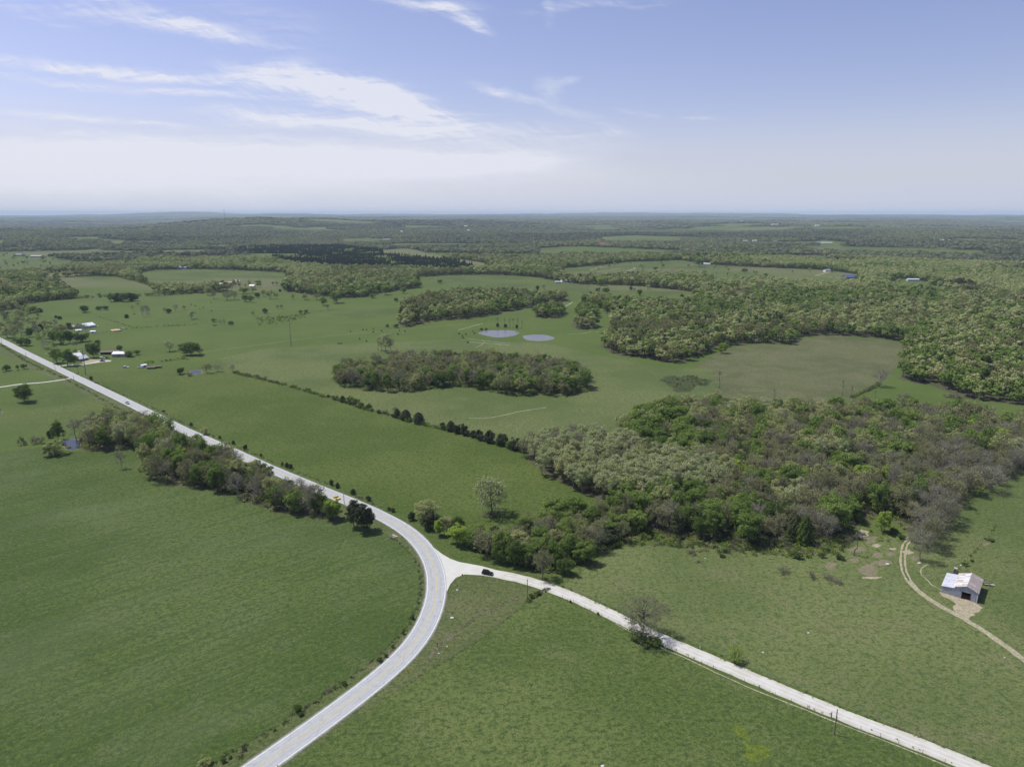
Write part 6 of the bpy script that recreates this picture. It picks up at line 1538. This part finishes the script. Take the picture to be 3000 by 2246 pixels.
cows = [(413, 659, 'by the upper pasture trees, highest one'), (432, 667.6, 'in the upper pasture, just below the highest one'), (439, 666, 'at the trees of the short pasture line'), (456, 655, 'near the fence line in the upper pasture'), (457, 673, 'standing alone right of the pale crowned tree'), (422, 662, 'between the upper pasture trees'), (290, 680, 'by the thin tree cluster'),
        (757, 717, 'furthest west in the pond pasture'), (784, 713.5, 'first of the row above the pale tree clump'), (792, 713.5, 'second of the row above the pale tree clump'), (806, 711.6, 'third of the row above the pale tree clump'), (806, 718, 'just under the row above the pale tree clump'), (824, 716, 'fourth of the row above the pale tree clump'), (777, 733, 'left of the pale tree clump'), (791.6, 738, 'close left of the pale tree clump'),
        (862.6, 715, 'right of the row above the pale tree clump'), (874.6, 717, 'beside the cream cow'), (860, 723, 'below the cream cow'), (992, 722, 'left of the larger pond, furthest out'), (999, 726.6, 'left of the larger pond, second'), (1000.6, 731, 'left of the larger pond, lowest of three'), (1006.6, 723.6, 'left of the larger pond, nearest the bank'), (1010, 741, 'at the pale trodden lines below the pond'), (1025, 721, 'on the pond bank, first'), (1020.6, 716, 'on the pond bank, second'), (731, 743.6, 'of a close pair above the island of trees'), (736, 743.6, 'second of the close pair above the island of trees')]
for i, (px, py, w) in enumerate(cows):
    p = W(px, py); o = link('cow', CM[i % 2]); o.location = p; o.rotation_euler = (0, 0, rnd.uniform(0, 6.28)); o.scale = (1.25,) * 3; tag(o, 'black cow ' + w, 'cow', 'black cattle in the pastures')
o = link('cow', CW); o.location = W(871.6, 721); o.rotation_euler = (0, 0, .4); o.scale = (1.3,) * 3; tag(o, 'single cream cow among the black ones above the pale trees', 'cow')


# ------------------------------------------------------------------ odds and ends
def lump(px, py, d, m, name, label, cat, seed=0, sub=3, amp=.25):
    b = MB(); vs = b.ball((0, 0, d[2] * .25), d, sub); r = random.Random(seed)
    for v in vs: v.co *= 1 + r.uniform(-amp, amp) * .5
    for v in vs:
        if v.co.z < -.05: v.co.z = -.05
    o = b.build(name, m, None, W(px, py)); return tag(o, label, cat)
lump(250.7, 715, (14, 9, 3.2), plain('sand', (.52, .40, .24), .95), 'sand_pile', 'tan sand pile near the settlement fence', 'sand pile', 3)
lump(171, 762, (2.4, 2.4, 3.), WHITEM, 'water_tank', 'small white tank behind the white farmhouse', 'tank', 4, amp=.02)
STONE = plain('pale_stone', (.60, .58, .53), .9)
for i, (px, py, s, w) in enumerate([(1917, 1219, 1.5, 'white tub shaped rock among the dirt patches'), (988, 1274.5, .9, 'white stone at the foot of the second bend sign'), (977, 1335, 1.3, 'pale flat stone by the third bend sign'), (948, 1411, .6, 'small white stone below the fourth bend sign'), (1175, 1278, .7, 'white stone at the fence corner by the gravel road'), (1523.6, 1205.6, .7, 'small white rock in the olive pasture below the wood'), (1648, 1409, .7, 'white stone in the olive pasture above the gravel road'), (1746, 1367, .8, 'white stone in the middle of the olive pasture'), (1302, 1655, 1.0, 'white rock at the bottom edge of the mottled field'), (966, 1396, .5, 'tiny white stone on the verge grass'), (2076, 1221, .9, 'white sack by the fence behind the barn'), (2170, 1420, .5, 'small white stone near the dirt track end'), (1986, 1217, 1.4, 'heap of pale stones at the foot of the barn row')]):
    lump(px, py, (s * 1.1, s * .8, s * .6), STONE, 'stone', w, 'stone', 20 + i)
t = empty('lumber_pile', W(2134, 1262), R(25)); tag(t, 'scrap lumber pile with pale boards right of the barn', 'lumber pile'); r = random.Random(8)
for i in range(9):
    b = MB(); b.box((r.uniform(-.6, .6), r.uniform(-.8, .8), .12 + .1 * i), (3.6, .28, .09), rz=r.uniform(-1.3, 1.3)); b.build('board', [WOODM, STONE, WOODM, POLEW][i % 4], t)
t = empty('feed_trough', W(2062, 1237), R(52)); tag(t, 'dark cattle feeder with a white end behind the barn shed', 'feeder')
b = MB(); b.box((0, 0, .45), (4.6, 1.1, .7)); b.build('trough', WOODM, t); b = MB(); b.box((0, 0, .81), (4.3, .8, .03)); b.build('lining', SHADEM, t)  # near-black slab on the solid trough, painted stand-in for the shade inside
b = MB(); b.box((2.5, 0, .7), (.5, 1.1, 1.2)); b.build('end_panel', WHITEM, t)
for (px, py, w, h, lab) in [(1957, 857, 30, 9, 'grey brush pile in the far green field'), (2063, 860, 36, 13, 'larger grey brush pile against the far wood'), (2050, 858, 22, 9, 'low brush heap beside the larger grey one')]:
    q = W(px, py); hh = rise(q, py - h); t = plant('brush', q, hh, (W(px + w / 2, py) - W(px - w / 2, py)).length, lab, 'grey brush piles in the green field')
t = empty('culvert', W(853, 1158), R(-35)); tag(t, 'broken concrete culvert head beside the road bend', 'culvert')
b = MB(); b.box((0, 0, .25), (3.2, .4, .5)); b.build('headwall', STONE, t); b = MB(); b.box((.5, -.9, .12), (1.6, 1.1, .24), rz=.3); b.build('slab', DIRT, t)


# ------------------------------------------------------------------ haze
def haze():
    b = MB(); lo, hi = ZMIN - 1.5, max(CAMH, ZMAX + 16) + 4
    b.box((0, 0, (lo + hi) / 2), (88000, 88000, hi - lo))
    m = bpy.data.materials.new('haze'); m.use_nodes = True; m.node_tree.nodes.clear(); k = NT(m.node_tree)
    v = k.new('ShaderNodeVolumePrincipled'); v.inputs['Color'].default_value = (.68, .82, 1, 1); v.inputs['Density'].default_value = HAZE_D; v.inputs['Anisotropy'].default_value = 0.
    k.put(k.new('ShaderNodeOutputMaterial').inputs['Volume'], v.outputs[0])
    o = b.build('haze', m); tag(o, 'thin blue haze over the whole landscape', None, None, 'stuff')
HAZE_D = 4.2e-5
haze()
